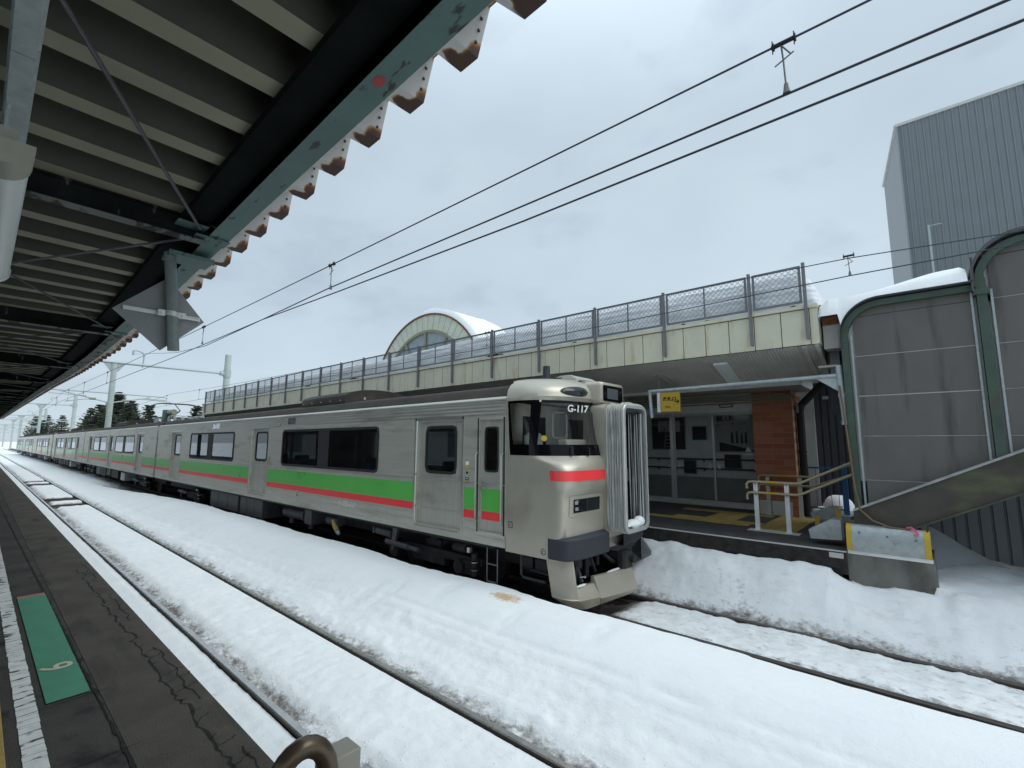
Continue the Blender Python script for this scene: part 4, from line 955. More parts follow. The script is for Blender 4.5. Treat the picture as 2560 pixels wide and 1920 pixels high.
# skirt and snow plough
mb = MB()
PT = [(-4.16, 5.43), (-4.08, 5.432), (-4.0, 5.437), (-3.93, 5.45), (-3.86, 5.48), (-3.80, 5.54)]
FR = [(5.58, None), (5.97, .465), (5.975, .545), (6.4, .545), (6.82, .545)]
def fx(y): return -3.795 + .17 * (y - 5.54)
rz = [.86, .60, .345]
mb.loft([[(x + (.86 - z) * .20, y, z) for x, y in PT] for z in rz], False)
row_t = [(fx(5.54), 5.54, .475), (fx(5.97), 5.97, .465), (fx(5.972), 5.972, .555), (fx(6.82), 6.82, .545), (-4.25, 7.75, .545), (-4.35, 8.05, .86)]
row_b = [(x + .10, y, .335 - .02 * i) for i, (x, y, z) in enumerate(row_t)]; row_b[-1] = (-4.35, 8.05, .35)
mb.loft([row_t, row_b], False); mb.quad((PT[-1][0] + .0, 5.54, .86), (PT[-1][0] + .103, 5.54, .345), (row_b[0][0], 5.54, .335), (fx(5.56) + .0, 5.56, .86))
cr_ = [(x + .103, y, .345) for x, y in PT] + row_b
lo = [(-3.98, 5.56, .24), (-3.92, 5.57, .22), (-3.86, 5.59, .205), (-3.80, 5.61, .195), (-3.74, 5.65, .19), (-3.69, 5.70, .185), (-3.68, 5.74, .185), (-3.66, 6.0, .18), (-3.66, 6.0, .18), (-3.60, 6.80, .165), (-4.3, 7.7, .165), (-4.35, 8.0, .20)]
rim = [(p[0] + .015, p[1] - .005, p[2] - .012) for p in cr_]
mb.loft([cr_, rim, lo], False); mb.loft([lo, [(x - .25, y + .05, z + .1) for x, y, z in lo]], False)
# sheet thickness inside the opening
mb.loft([row_t, [(x - .05, y, z) for x, y, z in row_t]], False)
SK = mb.build('plough_skirt', 'cab', NO, smooth=25)
mb = MB(); mb.loft([[(x, y, z) for x, z in ((-4.13, .70), (-3.90, .83), (-3.72, .62), (-3.72, .55), (-4.12, .30))] for y in (7.80, 7.83)], True, True); mb.build('skirt_flap', 'gal', NO, smooth=0)
mb = MB(); mb.box(-4.9, -3.9, 5.75, 7.9, .45, .85); mb.build('coupler_pocket', 'black', NO, smooth=0)
mb = MB(); mb.tube([(-4.2, 6.78, .66), (-3.72, 6.78, .66)], .10, 14); mb.bbox(-3.74, -3.60, 6.64, 6.92, .52, .80, .03); mb.tube([(-3.6, 6.86, .66), (-3.54, 6.86, .66)], .05, 12)
mb.build('coupler', 'under', NO)
mb = MB()
mb.tube([(-3.92, 5.75, .80), (-3.86, 5.80, .6), (-3.80, 5.78, .50)], .035, 8); mb.tube([(-3.88, 6.1, .84), (-3.82, 6.12, .66), (-3.84, 6.2, .56)], .025, 8); mb.tube([(-3.9, 6.4, .84), (-3.78, 6.5, .70), (-3.8, 6.72, .6)], .03, 8)
mb.bbox(-3.95, -3.86, 6.0, 6.08, .5, .84, .01); mb.bbox(-3.95, -3.86, 6.3, 6.36, .62, .84, .01); mb.prism([(5.62, .50), (5.75, .72), (5.86, .50)], 'x', -3.90, -3.86); mb.build('hose_gear', 'under', NO)
mb = MB(); mb.tube([(-3.79, 5.72, .58), (-3.77, 5.80, .575)], .008, 6); mb.tube([(-3.77, 5.80, .57), (-3.765, 5.82, .57)], .016, 8); mb.build('hose_cap', 'lens', NO)
# ledge snow inside the plough
sb = MB(); blob(sb, (-3.77, 5.72, .475), (.03, .12, .012), 4); o = sb.build('snow_crust', 'snow', None); tag(o, 'small crust of snow in the left corner of the plough opening', 'snow')
sb = MB(); blob(sb, (-3.70, 6.50, .548), (.03, .22, .014), 9); o = sb.build('snow_crust', 'snow', None); tag(o, 'thin crust of snow on the plough ledge below the coupler, the longer one', 'snow')
# roof gear
mb = MB(); mb.tube([(-4.95, 6.5, 3.44), (-4.95, 6.5, 3.50)], .03, 12); mb.bbox(-5.05, -4.85, 6.38, 6.62, 3.50, 3.535, .006); mb.tube([(-4.95, 6.5, 3.53), (-4.95, 6.5, 3.57), (-4.95, 6.5, 3.76)], .072, 16, r2=.062); mb.build('antenna', 'bumper', T1)
mb = MB(); mb.loft([[(x, y, z) for x, z in ((-4.86, 3.40), (-4.86, 3.53), (-4.70, 3.575), (-4.50, 3.575), (-4.36, 3.50), (-4.34, 3.42))] for y in (6.55, 7.25)], True, True); RB = mb.build('roof_box', 'steel', T1)
mb = MB()
for z in (3.47, 3.50, 3.53): mb.box(-4.84, -4.66, 6.54, 6.549, z, z + .012)
mb.build('slot', 'black', RB, smooth=0)
mb = MB(); mb.tube([(-4.20, 6.5, 3.40), (-4.20, 6.5, 3.44)], .03, 10); mb.tube([(-4.20, 6.5, 3.44), (-4.20, 6.5, 3.46)], .085, 16); mb.build('disc_antenna', 'light_cover', T1)
def ac_unit(T, xa, xb):
    mb = MB(); pr = [(-.98, 3.36), (-.98, 3.50)] + [(-.98 * cos(pi * k / 14), 3.50 + .24 * sin(pi * k / 14)) for k in range(1, 14)] + [(.98, 3.50), (.98, 3.36)]
    def sc(x, f): return [(x, YC - .06 + y * f, 3.36 + (z - 3.36) * f) for y, z in pr]
    mb.loft([sc(xa, .45), sc(xa + .18, .80), sc(xa + .5, 1), sc(xb, 1)], True, True); q = mb.build('air_conditioner', 'roof_dark', T, smooth=25)
    mb = MB()
    for k in range(5): mb.tube([(xa + .6 + (xb - xa - .8) * k / 4, YC - 1.045, 3.43), (xa + .6 + (xb - xa - .8) * k / 4, YC - 1.06, 3.43)], .014, 6)
    mb.box(xb + .001, xb + .012, YC - .55, YC - .50, 3.47, 3.53); mb.box(xb + .001, xb + .012, YC + .42, YC + .47, 3.50, 3.54); mb.build('bolt', 'alu', q)
ac_unit(T1, -13.15, -10.4)
# intermediate cars and the second unit, built once and copied
T2 = build_car('second car of the train, right behind the leading cab car', -47.45, -26.15, [(-29.85, -28.65), (-37.4, -36.2), (-45.0, -43.8)], [(-35.5, -30.6), (-43.1, -38.3)], False, (-29.2, -44.4))
ac_unit(T2, -38.8, -35.4)
def vestibule(xa, xb, T):
    mb = MB(); mb.box(xa, xb, 5.95, 7.62, .95, 3.2); mb.box(xa + .02, xb - .02, 5.5, 5.56, .9, 3.15); mb.build('gangway', 'rubber', T, smooth=0)
vestibule(-26.15, -25.85, T1)
for k in range(1, 5):
    c = copy_tree(T2); c.location.x -= 21.6 * k + (1.0 if k > 1 else 0)
    c['label'] = ['', 'third car, at the tail of the front unit, close behind the second car', 'fourth car with the pale cab end where the two units meet', 'fifth car, second from the tail of the train', 'last car at the far tail of the train where the snow ends'][k]
    if k == 2: T4 = c
mb = MB(); mb.loft([[(x, y, z) for y, z in rrect(5.52, 8.04, .5, 3.35, .25)] for x in (-69.72, -69.9, -70.3)], True, True); mb.build('cab_end', 'cab', T4)
mb = MB(); mb.box(-69.71, -69.70, 5.65, 6.3, 2.1, 2.8); mb.box(-69.71, -69.70, 7.2, 7.9, 2.1, 2.8); mb.build('windscreen', 'black', T4, smooth=0)
mb = MB(); mb.box(-69.7, -69.1, 6.4, 7.15, .9, 3.1); mb.build('gangway', 'bellows', T4, smooth=0)
# pantograph and roof insulators on the second car
pg = MB(); mb = MB()
for x, y in ((-26.6, 6.1), (-27.0, 6.5), (-27.6, 6.1), (-28.9, 6.1), (-28.9, 7.4), (-30.2, 6.1), (-30.2, 7.4)):
    for z in (3.40, 3.45, 3.50, 3.55): mb.tube([(x, y, z), (x, y, z + .03)], .085 if int(z * 100) % 10 else .07, 12)
    mb.tube([(x, y, 3.36), (x, y, 3.66)], .04, 8)
mb.build('insulator', 'light_cover', T2)
mb = MB(); mb.bbox(-28.55, -28.15, 6.0, 6.3, 3.42, 4.0, .02); mb.build('switch_box', 'beam_g', T2)
mb = MB(); mb.tube([(-28.1, 6.2, 3.86), (-27.2, 6.2, 3.84)], .12, 14); [mb.tube([(-27.9 + .2 * k, 6.2, 3.85), (-27.88 + .2 * k, 6.2, 3.85)], .14, 14) for k in range(4)]; mb.build('arrester', 'light_cap', T2)
PG = MB(); PG.tube([(-30.2, 6.1, 3.66), (-28.9, 6.1, 3.66)], .03, 8); PG.tube([(-30.2, 7.4, 3.66), (-28.9, 7.4, 3.66)], .03, 8); PG.tube([(-30.2, 6.1, 3.66), (-30.2, 7.4, 3.66)], .03, 8); PG.tube([(-28.9, 6.1, 3.66), (-28.9, 7.4, 3.66)], .03, 8)
PG.tube([(-30.2, 6.75, 3.68), (-28.6, 6.75, 4.0)], .03, 8); PG.tube([(-28.6, 6.75, 4.0), (-29.6, 6.75, 4.36)], .022, 8)
for dx in (-.17, .17):
    PG.tube([(-29.6 + dx, 5.75, 4.26), (-29.6 + dx, 5.95, 4.36), (-29.6 + dx, 6.2, 4.40), (-29.6 + dx, 7.35, 4.40), (-29.6 + dx, 7.6, 4.36), (-29.6 + dx, 7.8, 4.26)], .022, 8)
PG.tube([(-29.77, 6.4, 4.385), (-29.43, 6.4, 4.385)], .015, 6); PG.tube([(-29.77, 7.1, 4.385), (-29.43, 7.1, 4.385)], .015, 6); PG.build('pantograph', 'under_grey', T2)
mb = MB(); mb.tube([(-26.6, 6.1, 3.66), (-27.6, 6.1, 3.66)], .02, 6); mb.tube([(-24.8, 6.1, 3.55), (-26.6, 6.1, 3.66)], .015, 6); mb.build('roof_cable', 'gal', T2)
mb = MB()
for x in (-22.9, -23.7, -24.6):
    for z in (3.38, 3.44): mb.tube([(x, 6.2, z), (x, 6.2, z + .03)], .08, 10)
mb.tube([(-22.7, 6.2, 3.50), (-25.7, 6.2, 3.50)], .02, 6); mb.build('insulator', 'light_cover', T1)

# ------------------------------------------------------------------ far platform
mb = MB(); mb.box(-64, -1.02, 8.33, 14.5, .60, .92); mb.box(-64, -1.10, 8.45, 14.5, -.3, .60); o = mb.build('far_platform', 'asph2', smooth=0); o['kind'] = 'structure'
mb = MB(); mb.box(-64, -1.015, 8.245, 8.33, .70, .915); o = mb.build('platform_edge', 'ballast', smooth=0); o['kind'] = 'structure'
mb = MB(); mb.box(-64, -1.02, 8.25, 8.33, .9155, .924); mb.box(-1.22, -1.05, 8.240, 8.244, .83, .90); o = mb.build('platform_nosing', 'wallg', smooth=0); o['kind'] = 'structure'
mb = MB()
def tiles(xa, xb, ya, yb, nx, ny, z=.925):
    for i in range(nx):
        for j in range(ny):
            a = xa + (xb - xa) * i / nx; b = xa + (xb - xa) * (i + 1) / nx; c = ya + (yb - ya) * j / ny; d = ya + (yb - ya) * (j + 1) / ny
            mb.bbox(a + .003, b - .003, c + .003, d - .003, z - .004, z + .006, .002)
tiles(-20.9, -2.66, 9.62, 9.90, 61, 1); tiles(-3.62, -3.04, 9.905, 11.1, 2, 4); tiles(-4.22, -3.63, 9.905, 10.2, 2, 1); tiles(-3.03, -2.45, 9.905, 10.15, 2, 1)
tiles(-4.5, -2.6, 11.1, 11.42, 6, 1); tiles(-2.50, -1.86, 9.44, 11.5, 2, 6)
o = mb.build('tactile_paving', 'tile_y'); o['kind'] = 'structure'
mb = MB(); mb.box(-2.56, -1.76, 9.20, 9.42, .9205, .931); o = mb.build('threshold_plate', 'wallg', smooth=0); o['kind'] = 'structure'

# ------------------------------------------------------------------ station building
st = thing('station_building', 'low station building with cream panelled roof edge, brick pillar and glass doors', 'station building', (-15, 12, .92))
XR = -1.17; XL = -31.3
mb = MB()
mb.box(XL, XR, 8.46, 9.0, 3.99, 4.55); mb.build('roof_edge_core', 'rust', st, smooth=0)
mb = MB(); n_ = int((XR - XL) / .4)
x = XR - .10
mb.box(x + .006, XR, 8.44, 8.465, 3.97, 4.54)
while x > XL + .4:
    jz = .004 * nz(x * 9, 1); mb.bbox(x - .40 + .006, x - .006, 8.440 + jz, 8.466, 3.972 + jz, 4.535, .006); x -= .40
mb.build('fascia', 'fascia', st)
mb = MB(); mb.box(XL - .02, XR + .02, 8.41, 8.62, 4.545, 4.60); mb.build('coping', 'fascia', st, smooth=0)
mb = MB(); mb.box(XR - .0, XR + .012, 8.44, 9.9, 3.97, 4.55); mb.build('end_panel', 'fascia', st, smooth=0)
# soffit: ribbed slope and flat strip
mb = MB(); xs = []; x = XR - .02; k = 0
while x > -7: xs += [(x, 0), (x - .012, .008), (x - .026, .008), (x - .038, 0)]; x -= .05
xs.append((XL, 0))
def sof(y, dz): return 3.968 - .31 * (y - 8.47) - dz
mb.loft([[(x, 8.47, sof(8.47, d)) for x, d in xs], [(x, 9.75, sof(9.75, d)) for x, d in xs]], False)
mb.box(XL, XR - .5, 9.75, 9.80, 3.50, 3.62); mb.box(XL, -1.9, 9.80, 12.2, 3.60, 3.64)
mb.build('soffit', 'soffit', st, smooth=0)
mb = MB(); mb.prism([(8.47, 3.99), (8.47, 3.93), (9.8, 3.50), (9.8, 3.99)], 'x', XR - .06, XR - .005); mb.prism([(8.47, 3.955), (9.78, 3.55), (9.78, 3.53), (8.47, 3.935)], 'x', XR - .24, XR - .18); mb.build('soffit_end_trim', 'soffit', st, smooth=0)
for xa in (-2.63, -7.1):
    mb = MB()
    for a, b, u in ((-.12, .12, .02),): mb.prism([(8.72, sof(8.72, .012)), (9.62, sof(9.62, .012)), (9.62, sof(9.62, .05)), (8.72, sof(8.72, .05))], 'x', xa + a - .1, xa + b - .1)
    mb.build('soffit_light', 'light_cover', st, smooth=0)
# roof slab and walls
mb = MB(); mb.box(XL, XR, 9.0, 20, 3.99, 4.55); mb.build('roof', 'wallg', st, smooth=0)
mb = MB(); mb.box(XL - .1, XL, 8.6, 20, .0, 3.99); mb.box(-2.98, -2.9, 12.2, 12.3, .92, 3.99); mb.build('wall', 'darkwall', st, smooth=0)
mb = MB(); mb.box(XL, -6.3, 12.2, 12.35, .92, 3.99); mb.build('wall', 'white', st, smooth=0)
for k in range(6):
    mb = MB(); mb.box(-10.5 - 3.6 * k, -8.6 - 3.6 * k, 12.17, 12.2, 1.9, 2.9); mb.build('window', 'sky_toned_glass', st, smooth=0)
# brick pillar
mb = MB(); mb.box(-2.98, -2.19, 11.6, 12.5, .92, 3.62); mb.build('brick_pillar', 'brick', st, smooth=0)
mb = MB(); mb.box(-2.93, -2.30, 11.56, 11.60, .92, 1.22); mb.build('pillar_skirting', 'alu', st, smooth=0)
# glazed front
mb = MB(); mb.box(-12, -2.985, 12.18, 12.30, 3.22, 3.60); LI = mb.build('lintel', 'white', st, smooth=0)
mb = MB(); ring_frame(mb, -3.86, -3.58, 3.35, 3.40, .02, .005, 12.165, 12.18); mb.build('lintel_vent', 'black', LI, smooth=0)
xe = [-2.99, -4.06, -5.12, -6.1]
for i, (a, b) in enumerate(((-4.08, -3.0), (-5.10, -4.06), (-6.25, -5.12))):
    yo = 12.17 if i == 0 else 12.22 if i == 1 else 12.24
    mb = MB(); w = .045
    for (p0, p1, q0, q1) in ((a, a + w, .95, 3.22), (b - w, b, .95, 3.22), (a + w, b - w, .95, 1.05), (a + w, b - w, 3.15, 3.22)): mb.box(p0, p1, yo, yo + .04, q0, q1)
    Dd = mb.build('glass_door', 'alu', st, smooth=0)
    g = MB(); g.quad((a + w, yo + .02, 1.05), (b - w, yo + .02, 1.05), (b - w, yo + .02, 3.15), (a + w, yo + .02, 3.15)); g.build('pane', 'door_glass', Dd, smooth=0)
    g = MB()
    for xx in (a + .10, b - .16): g.bbox(xx, xx + .065, yo - .004, yo + .0, 1.83, 1.93, .001)
    g.build('door_sticker', 'wallg', Dd)
    if i == 0:
        g = MB(); g.prism([(b - .34, 2.26), (b - .20, 2.26), (b - .27, 2.38)], 'y', yo + .013, yo + .015); g.box(b - .34, b - .20, yo + .013, yo + .015, 2.18, 2.22); g.build('warning_sticker', 'light_cover', Dd, smooth=0)
mb = MB(); mb.box(-5.16, -5.08, 12.14, 12.3, .93, 3.22); mb.box(-6.4, -2.99, 12.12, 12.30, .922, .95); mb.build('door_frame', 'alu', st, smooth=0)
# interior seen through the glass
mb = MB(); mb.box(-9, -2.6, 14.0, 14.1, 1.55, 3.6); IN = mb.build('inner_wall', 'tilew', st, smooth=0)
mb = MB(); mb.box(-9, -2.6, 13.985, 14.1, .93, 1.55); mb.build('dado', 'soffit', IN, smooth=0)
mb = MB()
for z in (1.78, 2.03): mb.tube([(-8.5, 13.92, z), (-2.7, 13.92, z)], .022, 8)
for x in (-3.4, -4.7, -6.0):
    for z in (1.78, 2.03): mb.tube([(x, 13.99, z - .06), (x, 13.93, z - .03)], .022, 8)
mb.build('inner_handrail', 'under_grey', IN)
mb = MB(); mb.box(-9, -2.6, 13.02, 14, 3.60, 3.64); mb.box(-2.9, -2.8, 13.2, 14, .93, 3.6); mb.build('inner_ceiling', 'tilew', IN, smooth=0)
IN.location.y = -.7
def poster(label, x0, x1, z0, z1, m, extra=None):
    T = thing('poster', label, 'poster', ((x0 + x1) / 2, 13.98, z0)); mb = MB(); PSTR.append(T); mb.box(x0, x1, 13.965, 13.984, z0, z1); mb.build('sheet', m, T, smooth=0)
    mb = MB(); ring_frame(mb, x0 + .01, x1 - .01, z0 + .01, z1 - .01, .02, .004, 13.955, 13.985); mb.build('frame', 'alu', T, smooth=0); return T
PSTR = []
T = poster('black framed poster with a white speech panel and a ladder, left behind the glass', -6.45, -5.45, 2.28, 3.20, 'poster_dark')
mb = MB(); mb.box(-6.25, -5.60, 13.96, 13.964, 2.78, 3.10); mb.build('speech_panel', 'wallg', T, smooth=0)
for k, s_ in enumerate(('きっぷは', '正しく買い', 'しましょう')): text('poster_text', s_, 'black', (-6.22, 13.958, 3.0 - .10 * k), (1, 0, 0), (0, 0, 1), .10, T, .0005, bold=.01)
mb = MB()
for dx in (-.16, .16): mb.tube([(-5.92 + dx, 13.96, 2.32), (-5.92 + dx * .6, 13.96, 2.74)], .008, 5)
for k in range(4): mb.tube([(-6.04, 13.96, 2.36 + .1 * k), (-5.80, 13.96, 2.36 + .1 * k)], .006, 5)
mb.build('ladder_drawing', 'wallg', T)
T = poster('white framed poster of waiting people on a platform with a bold heading', -4.55, -3.45, 2.22, 3.26, 'poster_pale')
text('poster_text', '無人駅', 'black', (-4.50, 13.958, 3.06), (1, 0, 0), (0, 0, 1), .16, T, .0005, bold=.02)
text('poster_text', '見守りをお願いします', 'black', (-4.50, 13.958, 2.95), (1, 0, 0), (0, 0, 1), .075, T, .0005)
mb = MB(); mb.prism([(-4.45, 2.25), (-3.5, 2.25), (-4.45, 2.5)], 'y', 13.959, 13.963)
for k, x in enumerate((-4.12, -4.0, -3.88, -3.78)):
    h = .30 + .03 * sin(k * 2); mb.bbox(x - .03, x + .03, 13.957, 13.963, 2.46, 2.46 + h * .8, .002); mb.bbox(x - .022, x + .022, 13.957, 13.963, 2.46 + h * .82, 2.46 + h, .002)
mb.build('poster_drawing', 'poster_dark', T)
for lab, x0, x1, z0, z1 in (('small square notice hung between the two big posters', -5.22, -4.82, 2.55, 2.93), ('notice hung low under the white poster', -4.35, -3.93, 1.80, 2.17), ('notice board low on the wall behind the middle glass door', -5.5, -5.15, 1.62, 2.0), ('narrow dark notice at the far right edge of the glass', -3.2, -2.95, 2.5, 2.95)):
    T = poster(lab, x0, x1, z0, z1, 'poster_dark')
    mb = MB(); [mb.box(x0 + .05, x1 - .06 - .05 * (k % 2), 13.96, 13.964, z0 + .06 + .055 * k, z0 + .075 + .055 * k) for k in range(4)]; mb.build('notice_lines', 'under_grey', T, smooth=0)
for T in PSTR: T.location.y -= .7; T.location.x *= .955
# cables under the soffit
ca_ = thing('cable_bundle', 'beige cables clipped along the wall top under the ribbed soffit', 'cables', (-5, 11.5, 3.5))
mb = MB()
for k in range(4):
    mb.tube([(x, 11.3 + .06 * k, 3.50 - .045 * k + .025 * nz(x * .8, k * 3.3)) for x in lin(-2.25, -11, 30)], .016, 6)
mb.tube([(-2.25, 11.4, 3.46), (-2.12, 11.45, 3.40), (-2.08, 11.5, 3.25), (-2.08, 11.5, 3.1)], .03, 8); mb.build('cables', 'deck', ca_)
mb = MB(); mb.box(-11, -2.99, 11.55, 11.62, 3.42, 3.60); mb.build('backing_board', 'soffit', ca_, smooth=0)
# black rain pipe
dp = thing('rain_pipe', 'thick black rainwater pipe bending down beside the brick pillar', 'pipe', (-2.1, 11.9, .92))
mb = MB(); mb.tube([(-1.42, 11.9, 3.95), (-1.75, 11.9, 3.62), (-2.06, 11.9, 3.30), (-2.10, 11.9, 3.15), (-2.10, 11.9, .92)], .075, 14); mb.build('pipe', 'rubber', dp)
mb = MB(); mb.tube([(-2.10, 11.9, 3.32), (-2.10, 11.9, 3.20)], .095, 14); mb.tube([(-2.1, 11.9, 2.3), (-2.1, 11.9, 2.27)], .088, 14); mb.build('pipe_collar', 'rubber', dp)
# end wall, annex and tower behind
an = thing('annex_building', 'low charcoal ribbed metal building behind the stairs', 'building', (2, 15, -.3))
def ribwall(mb, x0, x1, y, z0, z1, p, d=.03, fw=.25):
    xs = []; x = x0
    while x < x1: xs += [(x, 0), (x + p * (1 - fw), 0), (x + p * (1 - fw) + .012, d), (x + p - .012, d)]; x += p
    mb.loft([[(x, y + q, z0) for x, q in xs], [(x, y + q, z1) for x, q in xs]], False)
mb = MB(); ribwall(mb, -2.15, 1.2, 14.0, .3, 4.1, .15); mb.build('wall', 'darkwall', an, smooth=0)
mb = MB(); ribwall(mb, -.9, 9, 13.4, -.3, 2.6, .19); mb.box(-.9, 9, 13.44, 20, -.3, 2.6); mb.build('wall', 'darkwall', an, smooth=0)
mb = MB(); mb.box(-2.52, -2.16, 13.95, 14.1, .3, 3.70); mb.box(-2.9, -2.2, 13.9, 13.94, 3.68, 3.78); mb.build('corner_post', 'wallg', an, smooth=0)
mb = MB(); mb.box(-.9, 9, 13.37, 13.395, -.3, -.18); mb.build('base_trim', 'rubber', an, smooth=0)
mb = MB(); mb.box(-1.72, -1.60, 13.93, 13.96, 3.62, 3.70); mb.box(-1.95, -1.83, 13.93, 13.96, 3.56, 3.64); mb.build('wall_bracket', 'wallg', an, smooth=0)
tw = thing('tall_building', 'tall slate grey ribbed metal building rising behind the station stairs', 'building', (5, 25, -.3))
mb = MB(); ribwall(mb, -.05, 14, 25, -.3, 16.08, .225, -.05, .28); mb.build('front_wall', 'tower', tw, smooth=0)
mb = MB(); ang = [(-.05, 25.02), (-.78, 30.6), (14, 30.6), (14, 25.1)]; mb.prism(ang, 'z', -.3, 16.06); mb.build('side_wall', 'tower_l', tw, smooth=0)
mb = MB(); mb.box(-.08, 14, 24.94, 25.06, 16.08, 16.2); mb.prism([(-.12, 25.0), (-.05, 25.0), (-.78, 30.6), (-.86, 30.6)], 'z', 16.06, 16.2); mb.build('roof_trim', 'wallg', tw, smooth=0)
mb = MB(); mb.box(-.06, .0, 24.93, 25.04, -.3, 16.08); mb.build('corner_trim', 'tower_l', tw, smooth=0)
mb = MB(); mb.tube([(.62, 24.4, 4), (.62, 24.4, 11.2)], .035, 8); mb.tube([(.62, 24.4, 11.15), (.85, 24.4, 11.17), (1.0, 24.4, 11.15)], .02, 6); o = mb.build('mast', 'gal'); tag(o, 'thin pale metal mast in front of the tall ribbed building', 'mast')
# roof snow
def snow_slab(name, label, X0, X1, Y0, Y1, z0, hf, nx, ny_, group=None):
    v = []; f = []
    for i in range(nx + 1):
        for j in range(ny_ + 1):
            x = X0 + (X1 - X0) * i / nx; y = Y0 + (Y1 - Y0) * j / ny_
            v.append((x, y, max(z0, hf(x, y, i / nx, j / ny_))))
    for i in range(nx):
        for j in range(ny_):
            a = i * (ny_ + 1) + j; f.append((a, a + 1, a + ny_ + 2, a + ny_ + 1))
    o = plain_snow(name, v, f, 0, .25, False); tag(o, label, 'snow'); return o
def roof_h(x, y, u, v_):
    d = y - 8.53 - .05 * nz(x * .9, 4) - .02 * nz(x * 5, 7)
    top = .70 + .05 * nz(x * .35, 3) - .010 * max(0, -x - 6) - .25 * sm(9.4, 14, y)
    end = sm(0, .30, (-1.10 - x) + .05 * nz(y * 3, 1)) ** .7
    return 4.58 + top * sm(0, .26, d) ** .45 * end * (1 - sm(.97, 1, u)) + .014 * fbm(x * 3, y * 3)
RS = snow_slab('roof_snow', 'thick layered snow lying on the station roof behind the mesh fence', -1.08, XL, 8.53, 18, 4.58, roof_h, 420, 1)
bpy.data.objects.remove(RS)
v = []; f = []; YS_ = [8.53 + .012 * k for k in range(34)]
while YS_[-1] < 18: YS_.append(YS_[-1] + max(.02, (YS_[-1] - 8.8) * .12))
NX = 420
for i in range(NX + 1):
    x = -1.08 - (i / NX) ** 1.6 * 30.1
    for y in YS_:
        z = max(4.58, roof_h(x, y, i / NX, 0)); yy = y
        if 4.6 < z < 5.25: yy = y + .03 * nz(x * .5, z * 17, 3) + .015 * nz(x * 3, z * 30)
        v.append((x, yy, z))
nn = len(YS_)
for i in range(NX):
    for j in range(nn - 1): a = i * nn + j; f.append((a, a + 1, a + nn + 1, a + nn))
o = plain_snow('roof_snow', v, f, 0, .3, False); tag(o, 'thick layered snow lying on the station roof behind the mesh fence', 'snow')
M['snow_l'] = mat('layered_snow', (.66, .68, .70), .8, 0, .30, 7, .5, 12, stretch=(.10, .3, 1.6)); o.data.materials[0] = M['snow_l']
# arched dormer
dm = thing('arched_dormer', 'cream arched roof dormer with a half round window, snow on its back', 'dormer', (-16.8, 13, 4.5))
cx_, cz_ = -16.8, 4.3
def arc(r, y, n_=32, a0=0, a1=180): return [(cx_ + r * cos(radians(a0 + (a1 - a0) * k / n_)), y, cz_ + r * sin(radians(a0 + (a1 - a0) * k / n_))) for k in range(n_ + 1)]
mb = MB(); mb.loft([arc(3.2, 13.02), arc(3.2, 13.0), arc(3.88, 13.0), arc(3.88, 13.02)], False); mb.build('arch_face', 'dormer', dm, smooth=10)
mb = MB()
for k in range(22, 60, 1):
    pass
for k in range(26):
    a = radians(10 + 6.4 * k); mb.add([(cx_ + 3.22 * cos(a), 12.995, cz_ + 3.22 * sin(a)), (cx_ + 3.22 * cos(a + .004), 12.995, cz_ + 3.22 * sin(a + .004)), (cx_ + 3.86 * cos(a + .0035), 12.995, cz_ + 3.86 * sin(a + .0035)), (cx_ + 3.86 * cos(a), 12.995, cz_ + 3.86 * sin(a))], [(0, 1, 2, 3)])
mb.build('panel_seam', 'rubber', dm, smooth=0)
mb = MB(); mb.loft([arc(3.88, 12.95), arc(3.95, 12.95), arc(3.95, 15.4), arc(3.88, 15.4)], False); mb.build('arch_roof', 'rust', dm)
mb = MB(); mb.loft([arc(3.2, 12.98), arc(3.08, 12.98), arc(3.08, 13.1)], False)
for a in (38, 62, 90, 118, 142): mb.tube([(cx_, 13.03, cz_), (cx_ + 3.1 * cos(radians(a)), 13.03, cz_ + 3.1 * sin(radians(a)))], .07, 4)
mb.build('window_frame', 'deck', dm)
mb = MB(); a_ = arc(3.1, 13.08); mb.add(a_, [tuple(range(len(a_)))]); mb.build('window_pane', 'sky_toned_glass', dm, smooth=0)
v = []; f = []
for i in range(13):
    for k in range(17):
        a = radians(-2 + 94 * k / 16); r = 3.96 + .24 * sm(0, .12, k / 16) * (1 - sm(.9, 1, k / 16) * .35) * (.9 + .15 * nz(i * .5, k * .5)); y = 12.99 + 2.4 * i / 12
        v.append((cx_ + r * cos(a), y, cz_ + r * sin(a)))
for i in range(12):
    for k in range(16): a = i * 17 + k; f.append((a, a + 17, a + 18, a + 1))
for k in range(17): a = radians(-2 + 94 * k / 16); v.append((cx_ + 3.95 * cos(a), 12.98, cz_ + 3.95 * sin(a)))
for k in range(16): f.append((k, k + 1, 221 + k + 1, 221 + k))
o = plain_snow('dormer_snow', v, f, 0, .2, False); tag(o, 'slab of snow sliding off the right side of the arched dormer', 'snow')
